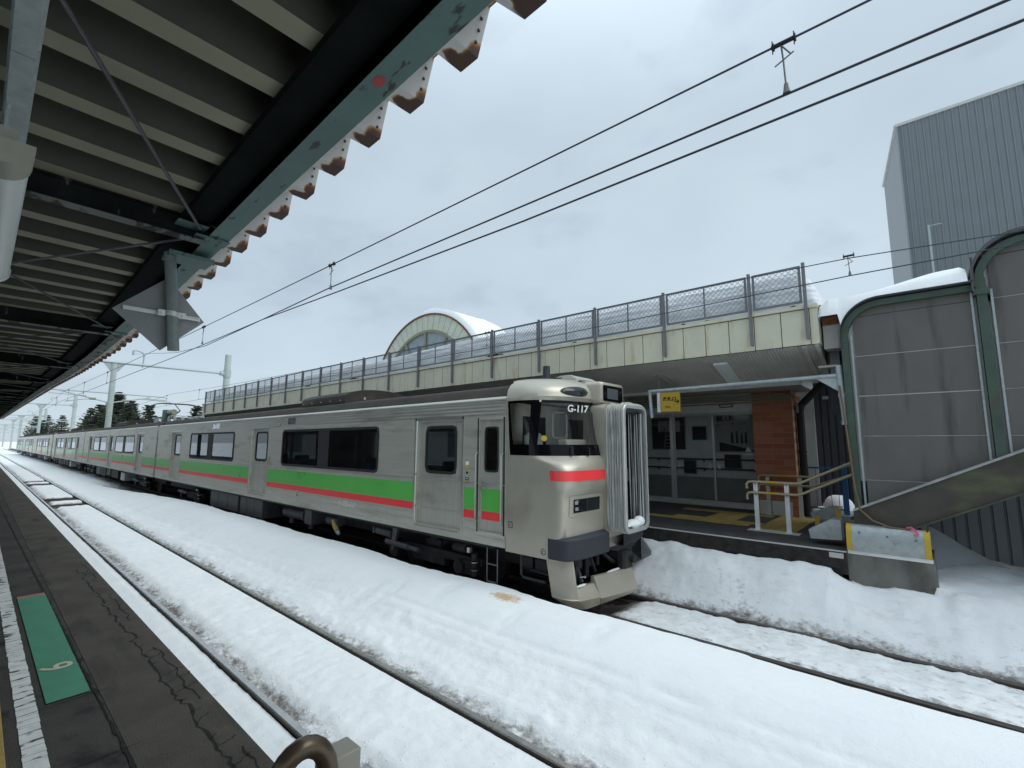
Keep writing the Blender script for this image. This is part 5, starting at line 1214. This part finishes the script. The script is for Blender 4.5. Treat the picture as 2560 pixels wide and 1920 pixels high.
# roof fence
fe = thing('roof_fence', 'grey chain link fence of framed panels along the station roof edge', 'fence', (-15, 8.40, 4.6))
FX = [-1.30, -2.10] + [-2.10 - 1.505 * k for k in range(1, 20)]
FX = [x for x in FX if x > XL]
for i, x in enumerate(FX):
    mb = MB(); mb.box(x - .022, x + .022, 8.375, 8.425, 4.05, 5.28); mb.box(x - .016, x + .016, 8.425, 8.44, 4.05, 4.54)
    mb.build('post', 'gal_dark', fe, smooth=0)
for a, b in zip(FX, FX[1:]):
    a -= .045; b += .045; y = 8.42; z0, z1 = 4.64, 5.25
    mb = MB()
    for p in ((a - .035, a, z0, z1), (b, b + .035, z0, z1), (b + .035, a - .035, z1 - .035, z1), (b + .035, a - .035, z0, z0 + .035)): mb.box(min(p[0], p[1]), max(p[0], p[1]), y - .012, y + .012, p[2], p[3])
    if a - b > 1: mb.box((a + b) / 2 - .012, (a + b) / 2 + .012, y - .01, y + .01, z0 + .035, z1 - .035)
    FP = mb.build('fence_panel', 'gal_dark', fe, smooth=0)
    mb = MB(); w = a - b - .07; h = z1 - z0 - .07; x0 = b + .035; zz = z0 + .035; sp2 = .092; r_ = .0046
    u = -h
    while u < w:
        s0, s1 = max(0, u), min(w, u + h)
        if s1 - s0 > .01:
            for flip in (0, 1):
                p0 = (x0 + s0, y + (.004 if flip else -.004), zz + ((s0 - u) if not flip else h - (s0 - u))); p1 = (x0 + s1, y + (.004 if flip else -.004), zz + ((s1 - u) if not flip else h - (s1 - u)))
                mb.tube([p0, p1], r_, 3, False)
        u += sp2
    mb.build('chain_link', 'chain', FP, smooth=0)

# ------------------------------------------------------------------ stairs to the footbridge
sb_ = thing('footbridge_stairs', 'covered footbridge stairs with grey panels, green steel frames and rounded roof', 'covered stairs', (.5, 8.6, .92))
Y0_, Y1_ = 8.60, 11.7
def zs_(x): return 1.46 + .5 * (x + .92)
mb = MB()
def pan(x0, x1, zt):
    rows = [1.4, 1.92, 2.55, 3.14, 3.73, 4.33, 4.9, 5.5, 6.2]
    for z0, z1 in zip(rows, rows[1:]):
        a0, a1 = max(z0, zs_(x0)), max(z0, zs_(x1)); t_ = min(z1, zt)
        if t_ <= min(a0, a1): continue
        if a1 > t_: 
            xc = x0 + (t_ - zs_(x0)) / .5; mb.prism([(x0, a0 + .005), (max(x0 + .01, xc - .01), t_ - .005), (x0, t_ - .005)], 'y', Y0_, Y0_ + .03); continue
        if a0 == z0 and a1 > z0:
            xc = x0 + (z0 - zs_(x0)) / .5; mb.prism([(x0, z0 + .005), (xc, z0 + .005), (x1, a1 + .005), (x1, t_ - .005), (x0, t_ - .005)], 'y', Y0_, Y0_ + .03)
        else: mb.prism([(x0, a0 + .005), (x1, a1 + .005), (x1, t_ - .005), (x0, t_ - .005)], 'y', Y0_, Y0_ + .03)
pan(-.74, .56, 4.52); mb.build('side_panels', 'panel', sb_, smooth=0)
mb = MB(); pan(.74, 2.1, 5.08); mb.build('side_panels', 'panel', sb_, smooth=0)
mb = MB(); pan(2.2, 3.6, 5.8); mb.build('side_panels', 'panel', sb_, smooth=0)
mb = MB(); mb.box(-.82, 3.6, Y0_ + .032, Y0_ + .04, 1.9, 4.4); mb.box(.7, 3.6, Y0_ + .032, Y0_ + .04, 4.3, 5.0)
for z in (3.13, 3.725, 4.325): mb.box(-.75, 2.1 if z > 4 else .57, Y0_ - .003, Y0_ + .001, z, z + .010) if z < 4 else None
mb.build('panel_joint', 'wallg', sb_, smooth=0)
mb = MB()
for z in (1.915, 2.545, 3.135, 3.725):
    xa = max(-.73, (z - 1.46) / .5 - .92 - 3 if False else -.73); xb = min(.55, (z - 1.46) / .5 - .92 - .03); 
    if xb > xa: mb.box(xa, xb, Y0_ - .004, Y0_ - .0005, z, z + .008)
for z in (2.545, 3.135, 3.725, 4.325):
    xb = min(2.1, (z - 1.46) / .5 - .92 - .03)
    if xb > .75: mb.box(.75, xb, Y0_ - .004, Y0_ - .0005, z, z + .008)
mb.build('joint_strip', 'seam', sb_, smooth=0)
def arch_frame(x0, zt, r, x1, w=.085, y0=Y0_ - .09, y1=Y0_ + .05, zbot=None):
    """post from the ground rising, rounding over to a level head"""
    zb0 = zbot if zbot is not None else zs_(x0)
    def path(o_):
        pts = [(x0 + o_, zb0)]
        for k in range(11): a = radians(180 - 9 * k); pts.append((x0 + r + (r - o_) * cos(a), zt - r + (r - o_) * sin(a)))
        pts.append((x1, zt - o_)); return pts
    A, B = path(0), path(w)
    m_ = MB(); m_.loft([[(a[0], y0, a[1]), (b_[0], y0, b_[1]), (b_[0], y1, b_[1]), (a[0], y1, a[1])] for a, b_ in zip(A, B)], True, True)
    for q in range(3): pass
    return m_
mb = arch_frame(-.90, 4.53, .50, .60, zbot=1.5); mb.build('arch_frame', 'green_steel', sb_)
mb = arch_frame(.60, 5.08, .50, 2.2); mb.build('arch_frame', 'green_steel', sb_)
mb = MB(); mb.box(.60, .70, Y0_ - .10, Y0_ - .0, 2.25, 4.60); mb.box(.57, .73, Y0_ - .12, Y0_ + .02, 4.38, 4.46); mb.build('post', 'green_steel', sb_, smooth=0)
for x in (-.775, .555, .745):
    mb = MB(); mb.box(x - .012, x + .012, Y0_ - .03, Y0_ - .001, zs_(x), 4.45 if x > 0 else 4.05)
    mb.build('panel_edge', 'gal', sb_, smooth=0)
def roof_sheet(x0, zt, r, x1, seed):
    m_ = MB(); prs = []
    for k in range(15): a = radians(180 - 90 * k / 14); prs.append((x0 + r + r * cos(a), zt - r + r * sin(a)))
    prs = [(x0, zt - r - .2)] + prs + [(x1, zt)]
    n = [(x - .0, z) for x, z in prs]
    m_.loft([[(x, Y0_ - .16, z + .02) for x, z in prs], [(x - .02, Y0_ - .16, z + .055) for x, z in prs], [(x - .02, Y1_ + .1, z + .055) for x, z in prs], [(x, Y1_ + .1, z + .02) for x, z in prs], [(x, Y0_ - .16, z + .02) for x, z in prs]], False)
    return m_
mb = roof_sheet(-.90, 4.53, .50, .58, 0); mb.build('roof', 'under_grey', sb_)
mb = roof_sheet(.58, 5.10, .52, 2.3, 0); mb.build('roof', 'under_grey', sb_)
mb = MB(); mb.box(.575, .60, Y0_ - .1, Y1_, 4.5, 4.9); mb.box(2.1, 3.6, Y0_ + .05, Y1_, 1.9, 5.6); mb.build('end_plate', 'under_grey', sb_, smooth=0)
mb = MB(); mb.box(-.88, 3.6, Y1_, Y1_ + .05, 2.4, 4.5); mb.build('back_panels', 'panel', sb_, smooth=0)
mb = MB(); mb.prism([(-.92, 1.30), (-.26, 1.32), (3.6, 3.28), (3.6, 3.74), (-.92, 1.47)], 'y', Y0_ - .13, Y0_ + .12); mb.build('stringer', 'moss', sb_, smooth=0)
mb = MB(); mb.prism([(-.92, 1.472), (3.6, 3.732), (3.6, 3.762), (-.92, 1.502)], 'y', Y0_ - .16, Y0_ - .005); mb.build('stringer_flange', 'seam', sb_, smooth=0)
mb = MB(); mb.prism([(-.26, 1.30), (3.6, 3.255), (3.6, 3.28), (-.26, 1.325)], 'y', Y0_ - .16, Y0_ + .15); mb.build('stringer_flange', 'moss', sb_, smooth=0)
mb = MB(); mb.prism([(-1.0, 1.33), (-.26, 1.40), (3.6, 3.5), (3.6, 3.30), (-.26, 1.34), (-1.0, 1.31)], 'y', Y0_ + .2, Y1_); mb.build('stair_flight', 'asph2', sb_, smooth=0)
mb = MB(); mb.box(-1.13, -.905, 8.62, 8.9, 3.90, 4.27); mb.build('eave_box', 'soffit', sb_, smooth=0)
mb = MB(); mb.box(-1.13, -.86, 8.60, 8.95, 4.272, 4.40); mb.build('rusty_gutter', 'rust', sb_, smooth=0)
mb = MB(); mb.box(-1.11, -.98, 8.95, 9.0, 3.3, 4.35); mb.build('downpipe', 'gal_dark', sb_, smooth=0)
mb = MB(); mb.box(-1.15, -.86, 9.0, 9.05, 2.9, 4.0); mb.box(-1.15, -.6, 9.3, 11.5, 3.95, 4.2); mb.build('dark_recess', 'rubber', sb_, smooth=0)
def rc(x): return 4.585 if x > -.4 else 4.085 + math.sqrt(max(0, .25 - (x + .4) ** 2)) if x > -.88 else 4.40
def sr_h(x, y, u, v_):
    if v_ < .001 or u < .001: return rc(x) - .02 if u > .001 else 4.36
    return 4.60 + .04 + .21 * sm(.10, .97, u) * sm(0, .1, v_) ** .5 * (1 - .2 * sm(.97, 1, u)) - .10 * sm(.10, 0, u) + .010 * fbm(x * 2, y * 2)
snow_slab('stair_roof_snow', 'smooth wedge of snow on the lower stair roof', -1.16, .53, 8.425, 11.6, 4.0, sr_h, 60, 60)
# abutment with sheet guard
ab = thing('concrete_abutment', 'weathered concrete block below the stairs with a pale sheet guard edged in yellow', 'concrete block', (-.55, 8.8, -.3))
mb = MB(); mb.loft([[(-1.02, 8.37, z), (-.09 + (.95 - z) * .06, 8.37 - (.95 - z) * .03, z), (-.09 + (.95 - z) * .06, 9.8, z), (-1.02, 9.8, z)] for z in (-.3, .94)], True, True); mb.build('block', 'concrete', ab, smooth=0)
mb = MB(); mb.box(-1.01, -.10, 8.362, 8.369, .895 , .945); mb.build('torn_edge', 'tilew', ab, smooth=0)
gp = [(8.34, .945), (8.335, 1.02), (8.35, 1.18), (8.38, 1.27), (8.43, 1.295), (8.48, 1.30)]
def gsheet(xa, xb, off=0): 
    m_ = MB(); m_.loft([[(xa, y - off, z) for y, z in gp], [(xb, y - off, z) for y, z in gp]], False); return m_
mb = gsheet(-1.01, -.12); mb.build('sheet_guard', 'gal', ab, smooth=60)
mb = gsheet(-1.012, -.95, .004); mb.build('yellow_edge', 'sign_y', ab, smooth=60)
mb = gsheet(-.17, -.105, .004); mb.build('yellow_edge', 'sign_y', ab, smooth=60)
mb = MB()
for x, z in ((-.86, 1.2), (-.55, 1.18), (-.25, 1.17)): mb.box(x - .012, x + .012, 8.34, 8.35, z - .012, z + .012)
mb.build('bolt', 'gal_dark', ab, smooth=0)
mb = MB(); mb.loft([[(x, y, z) for x, z in ((-1.10, 1.02), (-1.50, 1.0), (-1.52, 1.13), (-1.22, 1.31), (-1.10, 1.31))] for y in (8.62, 8.9)], True, True); o = mb.build('sheet_cover', 'gal', smooth=20); tag(o, 'folded galvanised sheet cover standing just left of the yellow edged guard', 'metal cover')
mb = MB(); mb.loft([[(x, y, z) for x, z in ((-1.42, 1.05), (-1.80, 1.03), (-1.84, 1.13), (-1.55, 1.27), (-1.40, 1.28))] for y in (10.7, 10.9)], True, True); o = mb.build('sheet_cover', 'gal', smooth=20); tag(o, 'second sheet metal cover further back beside the blue fence', 'metal cover')
lg = thing('ladder_legs', 'pair of orange yellow metal strips leaning between the two sheet covers', 'metal strips', (-1.5, 10, .92))
mb = MB()
for x0, z0, z1 in ((-1.66, .95, 1.17), (-1.34, 1.08, 1.33)): mb.prism([(x0, z0), (x0 + .07, z0), (x0 + .085, z1), (x0 + .015, z1)], 'y', 9.98, 10.0)
mb.build('strip', 'yellow', lg, smooth=0)
mb = MB(); mb.tube([(-.96, 8.48, 3.3), (-.93, 8.46, 2.9), (-.90, 8.46, 2.3), (-.875, 8.45, 1.8), (-.83, 8.44, 1.50), (-.70, 8.42, 1.37), (-.52, 8.42, 1.30), (-.30, 8.42, 1.29)], .014, 8); o = mb.build('brown_cable', 'cable'); tag(o, 'brown cable hanging down the green stair post and curling onto the guard', 'cable')
mb = MB(); mb.tube([(-.34, 8.40, 1.315), (-.29, 8.38, 1.33), (-.25, 8.36, 1.30), (-.22, 8.345, 1.25), (-.27, 8.34, 1.24)], .011, 6); o = mb.build('pink_tape', 'pink'); tag(o, 'loop of bright pink tape on top of the pale guard', 'tape')
mb = MB(); mb.tube([(-.10, 8.5, 1.45), (-.13, 8.42, 1.3), (-.13, 8.36, 1.12)], .012, 6); mb.tube([(-.26, 8.55, 1.36), (-.17, 8.45, 1.28), (-.14, 8.4, 1.2)], .012, 6); o = mb.build('black_cable', 'rubber'); tag(o, 'two black cable ends dropping behind the right yellow edge of the guard', 'cable')
# grey tarpaulin slope to the right
v = []; f = []
TPX = ((-.30, 1.26), (-.20, 1.25), (-.09, 1.19), (.19, .99), (.45, .83), (.85, .64), (1.6, .42), (3.0, .2))
def tpz(x):
    for (a, za), (b, zc) in zip(TPX, TPX[1:]):
        if x <= b: return za + (zc - za) * (x - a) / (b - a)
    return .2
for i in range(25):
    for j in range(9):
        x = -.25 + 3.2 * (i / 24) ** 1.2; q = j / 8; y = 9.75 - .95 * q
        v.append((x + .05 * q, y, tpz(x) + .015 * nz(x * 6, q * 3) - .62 * q ** 1.3 + .03 * sin(q * 5 + x * 4) * q))
for i in range(24):
    for j in range(8): a = i * 9 + j; f.append((a, a + 9, a + 10, a + 1))
me = bpy.data.meshes.new('tarpaulin'); me.from_pydata(v, [], f); me.materials.append(M['sheet']); me.shade_smooth(); o = bpy.data.objects.new('tarpaulin', me); COL.objects.link(o); tag(o, 'grey tarpaulin sloping down to the right beneath the stairs', 'tarpaulin')
# handrails of the stair foot
for k, (y, lab, mt_) in enumerate(((9.30, 'near tan double handrail on white posts with yellow bands, at the foot of the stairs', 'rail_tan'), (11.45, 'rear double handrail on posts in front of the brick pillar', 'rail_tan'))):
    s_ = 1 if k == 0 else 11.45 / 9.3
    HR = thing('stair_handrail', lab, 'handrail', (-2.1, y, .92), 'handrails at the stair foot')
    X = lambda x: x * s_ + (0 if k == 0 else .25)
    for dz in (0, -.19):
        zt = 1.765 + dz
        mb = MB(); mb.tube([(X(-2.555), y, zt - .13), (X(-2.56), y, zt - .05), (X(-2.53), y, zt - .01), (X(-2.46), y, zt), (X(-1.78), y, zt), (X(-1.70), y, zt + .02), (X(-.93), y, zt + .40)], .021, 12); mb.build('handrail', mt_, HR)
        mb = MB(); mb.tube([(X(-2.24), y, zt), (X(-2.08), y, zt)], .0225, 12); mb.build('yellow_band', 'sign_y', HR)
    for x in (-2.42, -1.93):
        mb = MB(); mb.box(X(x) - .035, X(x) + .035, y + .02, y + .06, .93, 1.76); mb.box(X(x) - .05, X(x) + .05, y - .02, y + .1, .93, .94); mb.build('post', 'alu' if k else 'white', HR, smooth=0)
        mb = MB()
        for z in (1.72, 1.53): mb.tube([(X(x), y + .02, z), (X(x), y, z + .02)], .012, 6)
        mb.build('bracket', 'alu', HR)
bf = thing('blue_fence', 'blue painted metal fence between the brick pillar and the stairs', 'fence', (-1.8, 12, .92))
mb = MB(); mb.box(-2.24, -2.17, 12.0, 12.04, 1.0, 2.09); mb.box(-1.46, -1.36, 12.0, 12.04, 1.0, 2.06); mb.build('post', 'blue', bf, smooth=0)
mb = MB(); mb.box(-2.17, -1.46, 12.01, 12.03, 1.92, 1.96); mb.box(-2.17, -1.46, 12.01, 12.03, 1.08, 1.11); [mb.box(-2.05 + .13 * q, -2.04 + .13 * q, 12.015, 12.025, 1.11, 1.92) for q in range(5)]; mb.build('rail', 'blue', bf, smooth=0)
sb = MB(); blob(sb, (-1.62, 12.6, 1.05), (.30, .3, .30), 3, 16); blob(sb, (-1.8, 12.5, .98), (.3, .3, .12), 7, 16); o = sb.build('snow_heap', 'snow'); tag(o, 'heap of cleared snow behind the blue fence', 'snow')
# pipe frame with lamp bracket and the yellow sign
pf = thing('pipe_bracket', 'horizontal galvanised pipe clamped to a short vertical pipe beside the stairs', 'pipe bracket', (-.95, 8.6, 2.7))
mb = MB(); mb.tube([(-4.02, 8.6, 3.435), (-.98, 8.6, 3.47)], .033, 14); mb.build('arm', 'gal', pf)
mb = MB(); mb.tube([(-.965, 8.58, 3.62), (-.93, 8.58, 2.72)], .043, 16); mb.build('upright', 'gal', pf)
mb = MB(); mb.tube([(-4.03, 8.6, 3.46), (-4.0, 8.6, 2.92)], .03, 8); mb.build('end_drop', 'gal', pf)
mb = MB(); mb.prism([(-1.28, 3.45), (-1.0, 3.45), (-.98, 3.22)], 'y', 8.595, 8.605); mb.tube([(-.945, 8.58, 3.19), (-.942, 8.58, 3.13)], .055, 16); mb.tube([(-.932, 8.58, 2.78), (-.93, 8.58, 2.72)], .055, 16); mb.box(-.90, -.86, 8.55, 8.6, 2.74, 2.92); mb.build('clamp', 'gal', pf)
mb = MB(); mb.bbox(-1.22, -.97, 8.55, 8.7, 3.60, 3.635, .006); mb.build('lamp_arm', 'light_cap', pf)
sg = thing('exit_sign', 'yellow ticket gate sign with black characters and an arrow, hung under the soffit', 'sign', (-3.85, 9, 3.1))
mb = MB(); mb.loft([[(x, y, z) for x, y in ((-3.98, 8.98), (-3.62, 9.06), (-3.64, 9.14), (-4.0, 9.06))] for z in (3.06, 3.44)], True, True); mb.build('face', 'sign_y', sg, smooth=0)
mb = MB(); mb.loft([[(x, y, z) for x, y in ((-4.045, 8.955), (-3.985, 8.97), (-4.005, 9.075), (-4.065, 9.06))] for z in (3.05, 3.50)], True, True); mb.build('side', 'white', sg, smooth=0)
mb = MB(); mb.tube([(-4.02, 9.0, 3.50), (-4.02, 9.0, 3.80)], .015, 6); mb.tube([(-4.02, 9.0, 3.76), (-3.7, 9.3, 3.55)], .012, 6); mb.build('hanger', 'gal_dark', sg)
rv = Vector((.36, .08, 0)); text('sign_text', '改札口', 'black', (-3.935, 8.985, 3.28), rv, (0, 0, 1), .085, sg, .001, bold=.02)
text('sign_text', '→', 'black', (-3.735, 9.028, 3.22), rv, (0, 0, 1), .12, sg, .001, bold=.02)
text('sign_text', 'Gate', 'black', (-3.90, 8.992, 3.14), rv, (0, 0, 1), .05, sg, .001)

# ------------------------------------------------------------------ overhead line
def wire(name, label, pts, r, cat='wire', grp='overhead wires'):
    mb = MB(); mb.tube(pts, r, 6); o = mb.build(name, 'wire'); tag(o, label, cat, grp); return o
def zm(x): return 4.50 + .00035 * max(0, -x) ** 2 if x > -31 else 4.84 - .36 * sin(pi * ((-x - 31) % 37) / 37)
wire('messenger_wire', 'upper wire above the near track, carrying the hangers', [(x, 2.6, zm(x)) for x in lin(7, -29, 20)] + [(x, 2.6, zm(x)) for x in lin(-31, -180, 60)], .006)
wire('contact_wire', 'thick middle wire hung on the hangers and turning aside to the gantry', [(7, 2.6, 4.19), (-.4, 2.6, 4.205), (-5.2, 2.6, 4.23), (-7.5, 2.62, 4.20), (-11.3, 3.0, 4.42), (-16, 3.55, 4.95), (-30.8, 4.98, 6.95)], .0066)
wire('contact_wire', 'lowest wire above the near track', [(7, 2.6, 4.09), (-2.2, 2.6, 4.09), (-5, 2.6, 4.14), (-7.2, 2.6, 4.19), (-12, 2.6, 4.19), (-30.8, 2.5, 4.32), (-71, 2.7, 4.3), (-180, 2.6, 4.3)], .0066)
def zt_(x): return 4.69 + .35 * (max(0, -x - 12) / 20) ** 1.6 if x > -31 else 5.0 - .3 * sin(pi * ((-x - 31) % 37) / 37)
wire('messenger_wire', 'upper wire above the standing train', [(8, 6.78, 4.40), (2, 6.78, 4.56), (.8, 6.78, 4.57)] + [(x, 6.78, zt_(x) - (.0 if x < -.6 else .03)) for x in lin(-.57, -180, 90)], .006)
wire('contact_wire', 'lower wire above the standing train', [(8, 6.78, 4.43), (-.57, 6.78, 4.44), (-5.4, 6.78, 4.36), (-29, 6.78, 4.42), (-180, 6.78, 4.42)], .0066)
def hanger(x, y, zt, zl, label, big):
    T = thing('wire_hanger', label, 'wire hanger', (x, y, zl), 'hangers on the overhead wires')
    mb = MB()
    mb.tube([(x - .055, y, zt), (x + .055, y, zt)], .012, 10)
    for d in (-.05, .05): mb.tube([(x + d, y, zt), (x + d + .008, y, zt)], .021, 12); mb.tube([(x + d, y, zt + .038), (x + d, y, zt - .038)], .003, 5)
    mb.build('clamp', 'rubber', T)
    mb = MB(); mb.tube([(x - .01, y, zt), (x - .004, y, zt - .10), (x + .0, y, zl + .03)], .0045, 6); mb.tube([(x - .01, y, zt - .01), (x + .03, y, zt - .08)], .004, 5); mb.tube([(x + .045, y, zt - .075), (x - .045, y, zt - .115)], .004, 5); mb.build('rod', 'gal_dark', T)
    mb = MB(); mb.tube([(x, y, zl + .055), (x, y, zl + .02), (x, y, zl)], .010, 8, r2=.02); mb.build('clip', 'gal_dark', T)
L1 = ['nearest hanger, high between the wires at the top right', 'second hanger along the near wires, above the cab roof to the left', 'third hanger, just right of the diamond sign', 'fourth hanger along the near wires', 'fifth hanger along the near wires', 'sixth hanger along the near wires', 'seventh hanger along the near wires']
for k, x in enumerate((-.415, -5.18, -9.98, -19.75, -24.75, -29.6, -34.5)): hanger(x, 2.6, zm(x), 4.21 if k < 3 else 4.26, L1[k], 1)
L2 = ['hanger over the train track seen between the roof fence and the tall building', 'hanger over the train track seen against the roof fence mesh', 'hanger over the train track just left of the roof fence end', 'hanger over the train track left of the pantograph']
for k, x in enumerate((-.57, -6.7, -25.8, -31.6)): hanger(x, 6.78, zt_(x), 4.44 if k == 0 else 4.41, L2[k], 0)
# ------------------------------------------------------------------ gantries
def gantry(x, label, yr=9.42):
    T = thing('catenary_gantry', label, 'gantry', (x, 6, -.3), 'overhead line gantries')
    K2 = 1.98
    mb = MB(); mb.tube([(x, 4.30, 1.05), (x, 4.28, 6.35)], .13, 16, r2=.12); mb.build('post', 'conc_post', T)
    mb = MB(); mb.tube([(x, yr, 1.05), (x, yr, 7.55)], .185, 18, r2=.17); mb.build('post', 'conc_post', T)
    mb = MB(); mb.tube([(x, -1.5, 6.42), (x, yr - .12, 6.42)], .068, 14); mb.build('beam', 'gal', T)
    mb = MB(); mb.tube([(x, -1.5, 6.42), (x, -1.5, 1.05)], .13, 14); mb.build('post', 'conc_post', T)
    mb = MB(); mb.prism([(3.85, 6.36), (4.72, 6.36), (4.44, 5.95), (4.14, 5.95)], 'x', x - .02, x + .02); mb.tube([(x, yr - .37, 6.42), (x, yr - .17, 6.42)], .14, 12); mb.tube([(x, yr, 6.62), (x, yr, 6.22)], .21, 16); mb.build('gusset', 'gal', T)
    mb = MB(); mb.tube([(x, 5.42, 6.3), (x, 5.45, 6.95), (x, 5.35, 7.1), (x, 5.15, 7.16), (x, 4.95, 7.15)], .035, 8); mb.tube([(x, 4.98, 7.13), (x, 4.98, 6.9)], .05, 8); mb.build('hook_arm', 'gal', T)
    mb = MB()
    mb.tube([(x, 2.0, 4.86), (x, 4.25, 4.84)], .028, 8); mb.tube([(x, 2.35, 4.84), (x, 4.25, 4.36)], .028, 8); mb.tube([(x, 3.5, 4.50), (x, 3.2, 4.46), (x, 2.6, 4.32)], .02, 8); mb.tube([(x + .4, 2.0, 4.66), (x + .4, 3.3, 4.62), (x + .4, 3.35, 4.52)], .02, 8)
    mb.tube([(x, 4.3, 4.84), (x, 6.5, 4.80), (x, 6.63, 4.74), (x, 6.58, 4.64), (x, 5.5, 4.66)], .028, 8); mb.tube([(x, 4.3, 4.36), (x, 5.9, 4.74)], .028, 8); mb.tube([(x + .3, 5.3, 4.56), (x + .3, 5.35, 4.62), (x + .3, 6.7, 4.54), (x + .3, 6.78, 4.45)], .02, 8)
    mb.build('cantilever', 'gal', T)
    mb = MB()
    for y, z in ((3.6, 4.52), (4.9, 4.50)): mb.tube([(x, y - .12, z), (x, y + .12, z)], .06, 10)
    mb.build('insulator', 'light_cap', T)
    return T
def big_gantry(X, yr, label):
    T = gantry(-30.8, label, yr / 1.98)
    for o in [T] + list(T.children):
        pass
    for c in T.children:
        for q in c.data.vertices:
            w = q.co + T.location; q.co = Vector((X + (w.x + 30.8) * 1.98, w.y * 1.98, 2.4 + (w.z - 2.4) * 1.98)) - Vector((X, 8.5, -.3))
        if c.name.startswith('post'):
            pass
    T.location = (X, 8.5, -.3)
    return T
big_gantry(-61, 18.65, 'nearest overhead line gantry, its beam crossing below the diamond sign')
G = big_gantry(-141, 13.7, 'second gantry along the line, beyond the nearest one')
for x, lab in ((-208, 'third gantry along the line'), (-252, 'fourth gantry along the line, small in the distance'), (-330, 'farthest gantry along the line, at the vanishing point')):
    c = copy_tree(G); c.location.x = x; c['label'] = lab
# ------------------------------------------------------------------ trees
def fir(name, h, w, seed, dens=1.):
    random.seed(seed); T = thing(name, '', 'fir tree', (0, 0, -.3)); mb = MB(); mb.tube([(0, 0, -.3), (0, 0, h * .6), (0, 0, h - .35)], .16 * h / 9, 8, r2=.02); mb.build('trunk', 'bark', T)
    mb = MB(); z = h * .10
    while z < h - .15:
        f = (z / h); L_ = w * (1 - f) ** .75 * (.75 + .4 * random.random()) + .15; nb = max(4, int((13 - 5 * f) * dens))
        a0 = random.random() * 6
        for k in range(nb):
            a = a0 + 2 * pi * k / nb + random.random() * .5; l = L_ * (.6 + .5 * random.random()); n_ = max(3, int(l / .22))
            for q in range(n_):
                t_ = (q + .8) / n_; r = l * t_; zz = z - .10 * r + .12 * r * t_ * t_ * 2
                wd = .30 * (1 - t_ * .7) * (.6 + .5 * l / w) + .05
                for e_ in range(4):
                    dx, dy = random.uniform(-wd, wd), random.uniform(-wd, wd); s_ = random.uniform(.16, .34) * (1.1 - .4 * t_)
                    p = Vector((r * cos(a) + dx, r * sin(a) + dy, zz + random.uniform(-.16, .08)))
                    d1 = Vector((cos(a + random.uniform(-.6, .6)), sin(a + random.uniform(-.6, .6)), random.uniform(-.1, .45))) * s_
                    d2 = Vector((random.uniform(-1, 1), random.uniform(-1, 1), random.uniform(-1, .6))).normalized() * s_ * .5
                    mb.add([p - d1, p + d2, p + d1, p - d2], [(0, 1, 2, 3)])
        z += h * .036 * (1 + random.random() * .4)
    mb.build('crown', 'needle', T, smooth=0); return T
FA = fir('fir_tree', 9.5, 3.4, 3); FB = fir('fir_tree', 9.0, 3.2, 8); FC = fir('fir_tree', 6.5, 1.5, 12, .26)
def place(src, x, y, s_, rz, label, first=False):
    c = src if first else copy_tree(src); c.location = (x, y, -.3 - .05 * s_); c.scale = (s_, s_, s_ * .92); c.rotation_euler.z = rz; c['label'] = label; c['group'] = 'fir trees behind the train'
place(FA, -95, 14.2, 1.18, 0, 'tallest dark fir tree, just left of the nearest gantry post', True)
place(FB, -99, 16.5, 1.15, 5, 'fir tree crowding the left side of the tallest fir')
place(FB, -117, 15.5, 1.15, 2.2, 'fir tree near the left end of the main clump, behind its neighbours')
place(FA, -101, 17, 1.02, 3.3, 'fir tree half hidden behind the tallest fir')
place(FB, -89, 14.5, 1.0, 1, 'bushy fir tree to the right of the tallest fir', True)
place(FA, -104, 15.5, 1.22, 2, 'broad fir tree on the left shoulder of the main clump')
place(FB, -110, 14, 1.12, 3, 'fir tree second from the left in the main clump')
place(FA, -124, 14.5, 1.05, 4, 'shorter fir tree at the left end of the main clump')
place(FB, -97, 17.5, .72, 4.4, 'low fir tree at the right foot of the main clump')
place(FA, -165, 14, 1.05, 1.3, 'distant fir tree with a pointed top, left of the main clump')
place(FB, -150, 17, .9, .3, 'distant fir tree between the pointed one and the main clump')
place(FA, -230, 13, 1.3, 2.3, 'far fir tree seen through the gantries')
place(FB, -200, 13, 1.1, 2.9, 'far fir tree behind the third gantry')
place(FC, -73, 14, 1.22, 0, 'thin sparse fir tree left of the pantograph', True)
place(FC, -60, 14, .86, 1, 'small fir tree hidden behind the roof insulators')
place(FC, -53.5, 14, 1.05, 2, 'small dark fir tree at the end of the roof fence')
place(FA, -290, 20, 1.6, .5, 'far fir tree at the end of the line, left')
place(FB, -300, 34, 1.8, 1.5, 'far fir tree at the end of the line, right')
# beyond the near platform (seen mirrored in the train windows)
place(FA, -45, -16, .95, .9, 'fir tree beyond the near platform, mirrored in the train windows')
place(FB, -58, -20, 1.0, .2, 'second fir tree beyond the near platform, mirrored in the train windows')
place(FC, -36, -14, 1.1, 2.2, 'thin fir tree beyond the near platform, mirrored in the train windows')
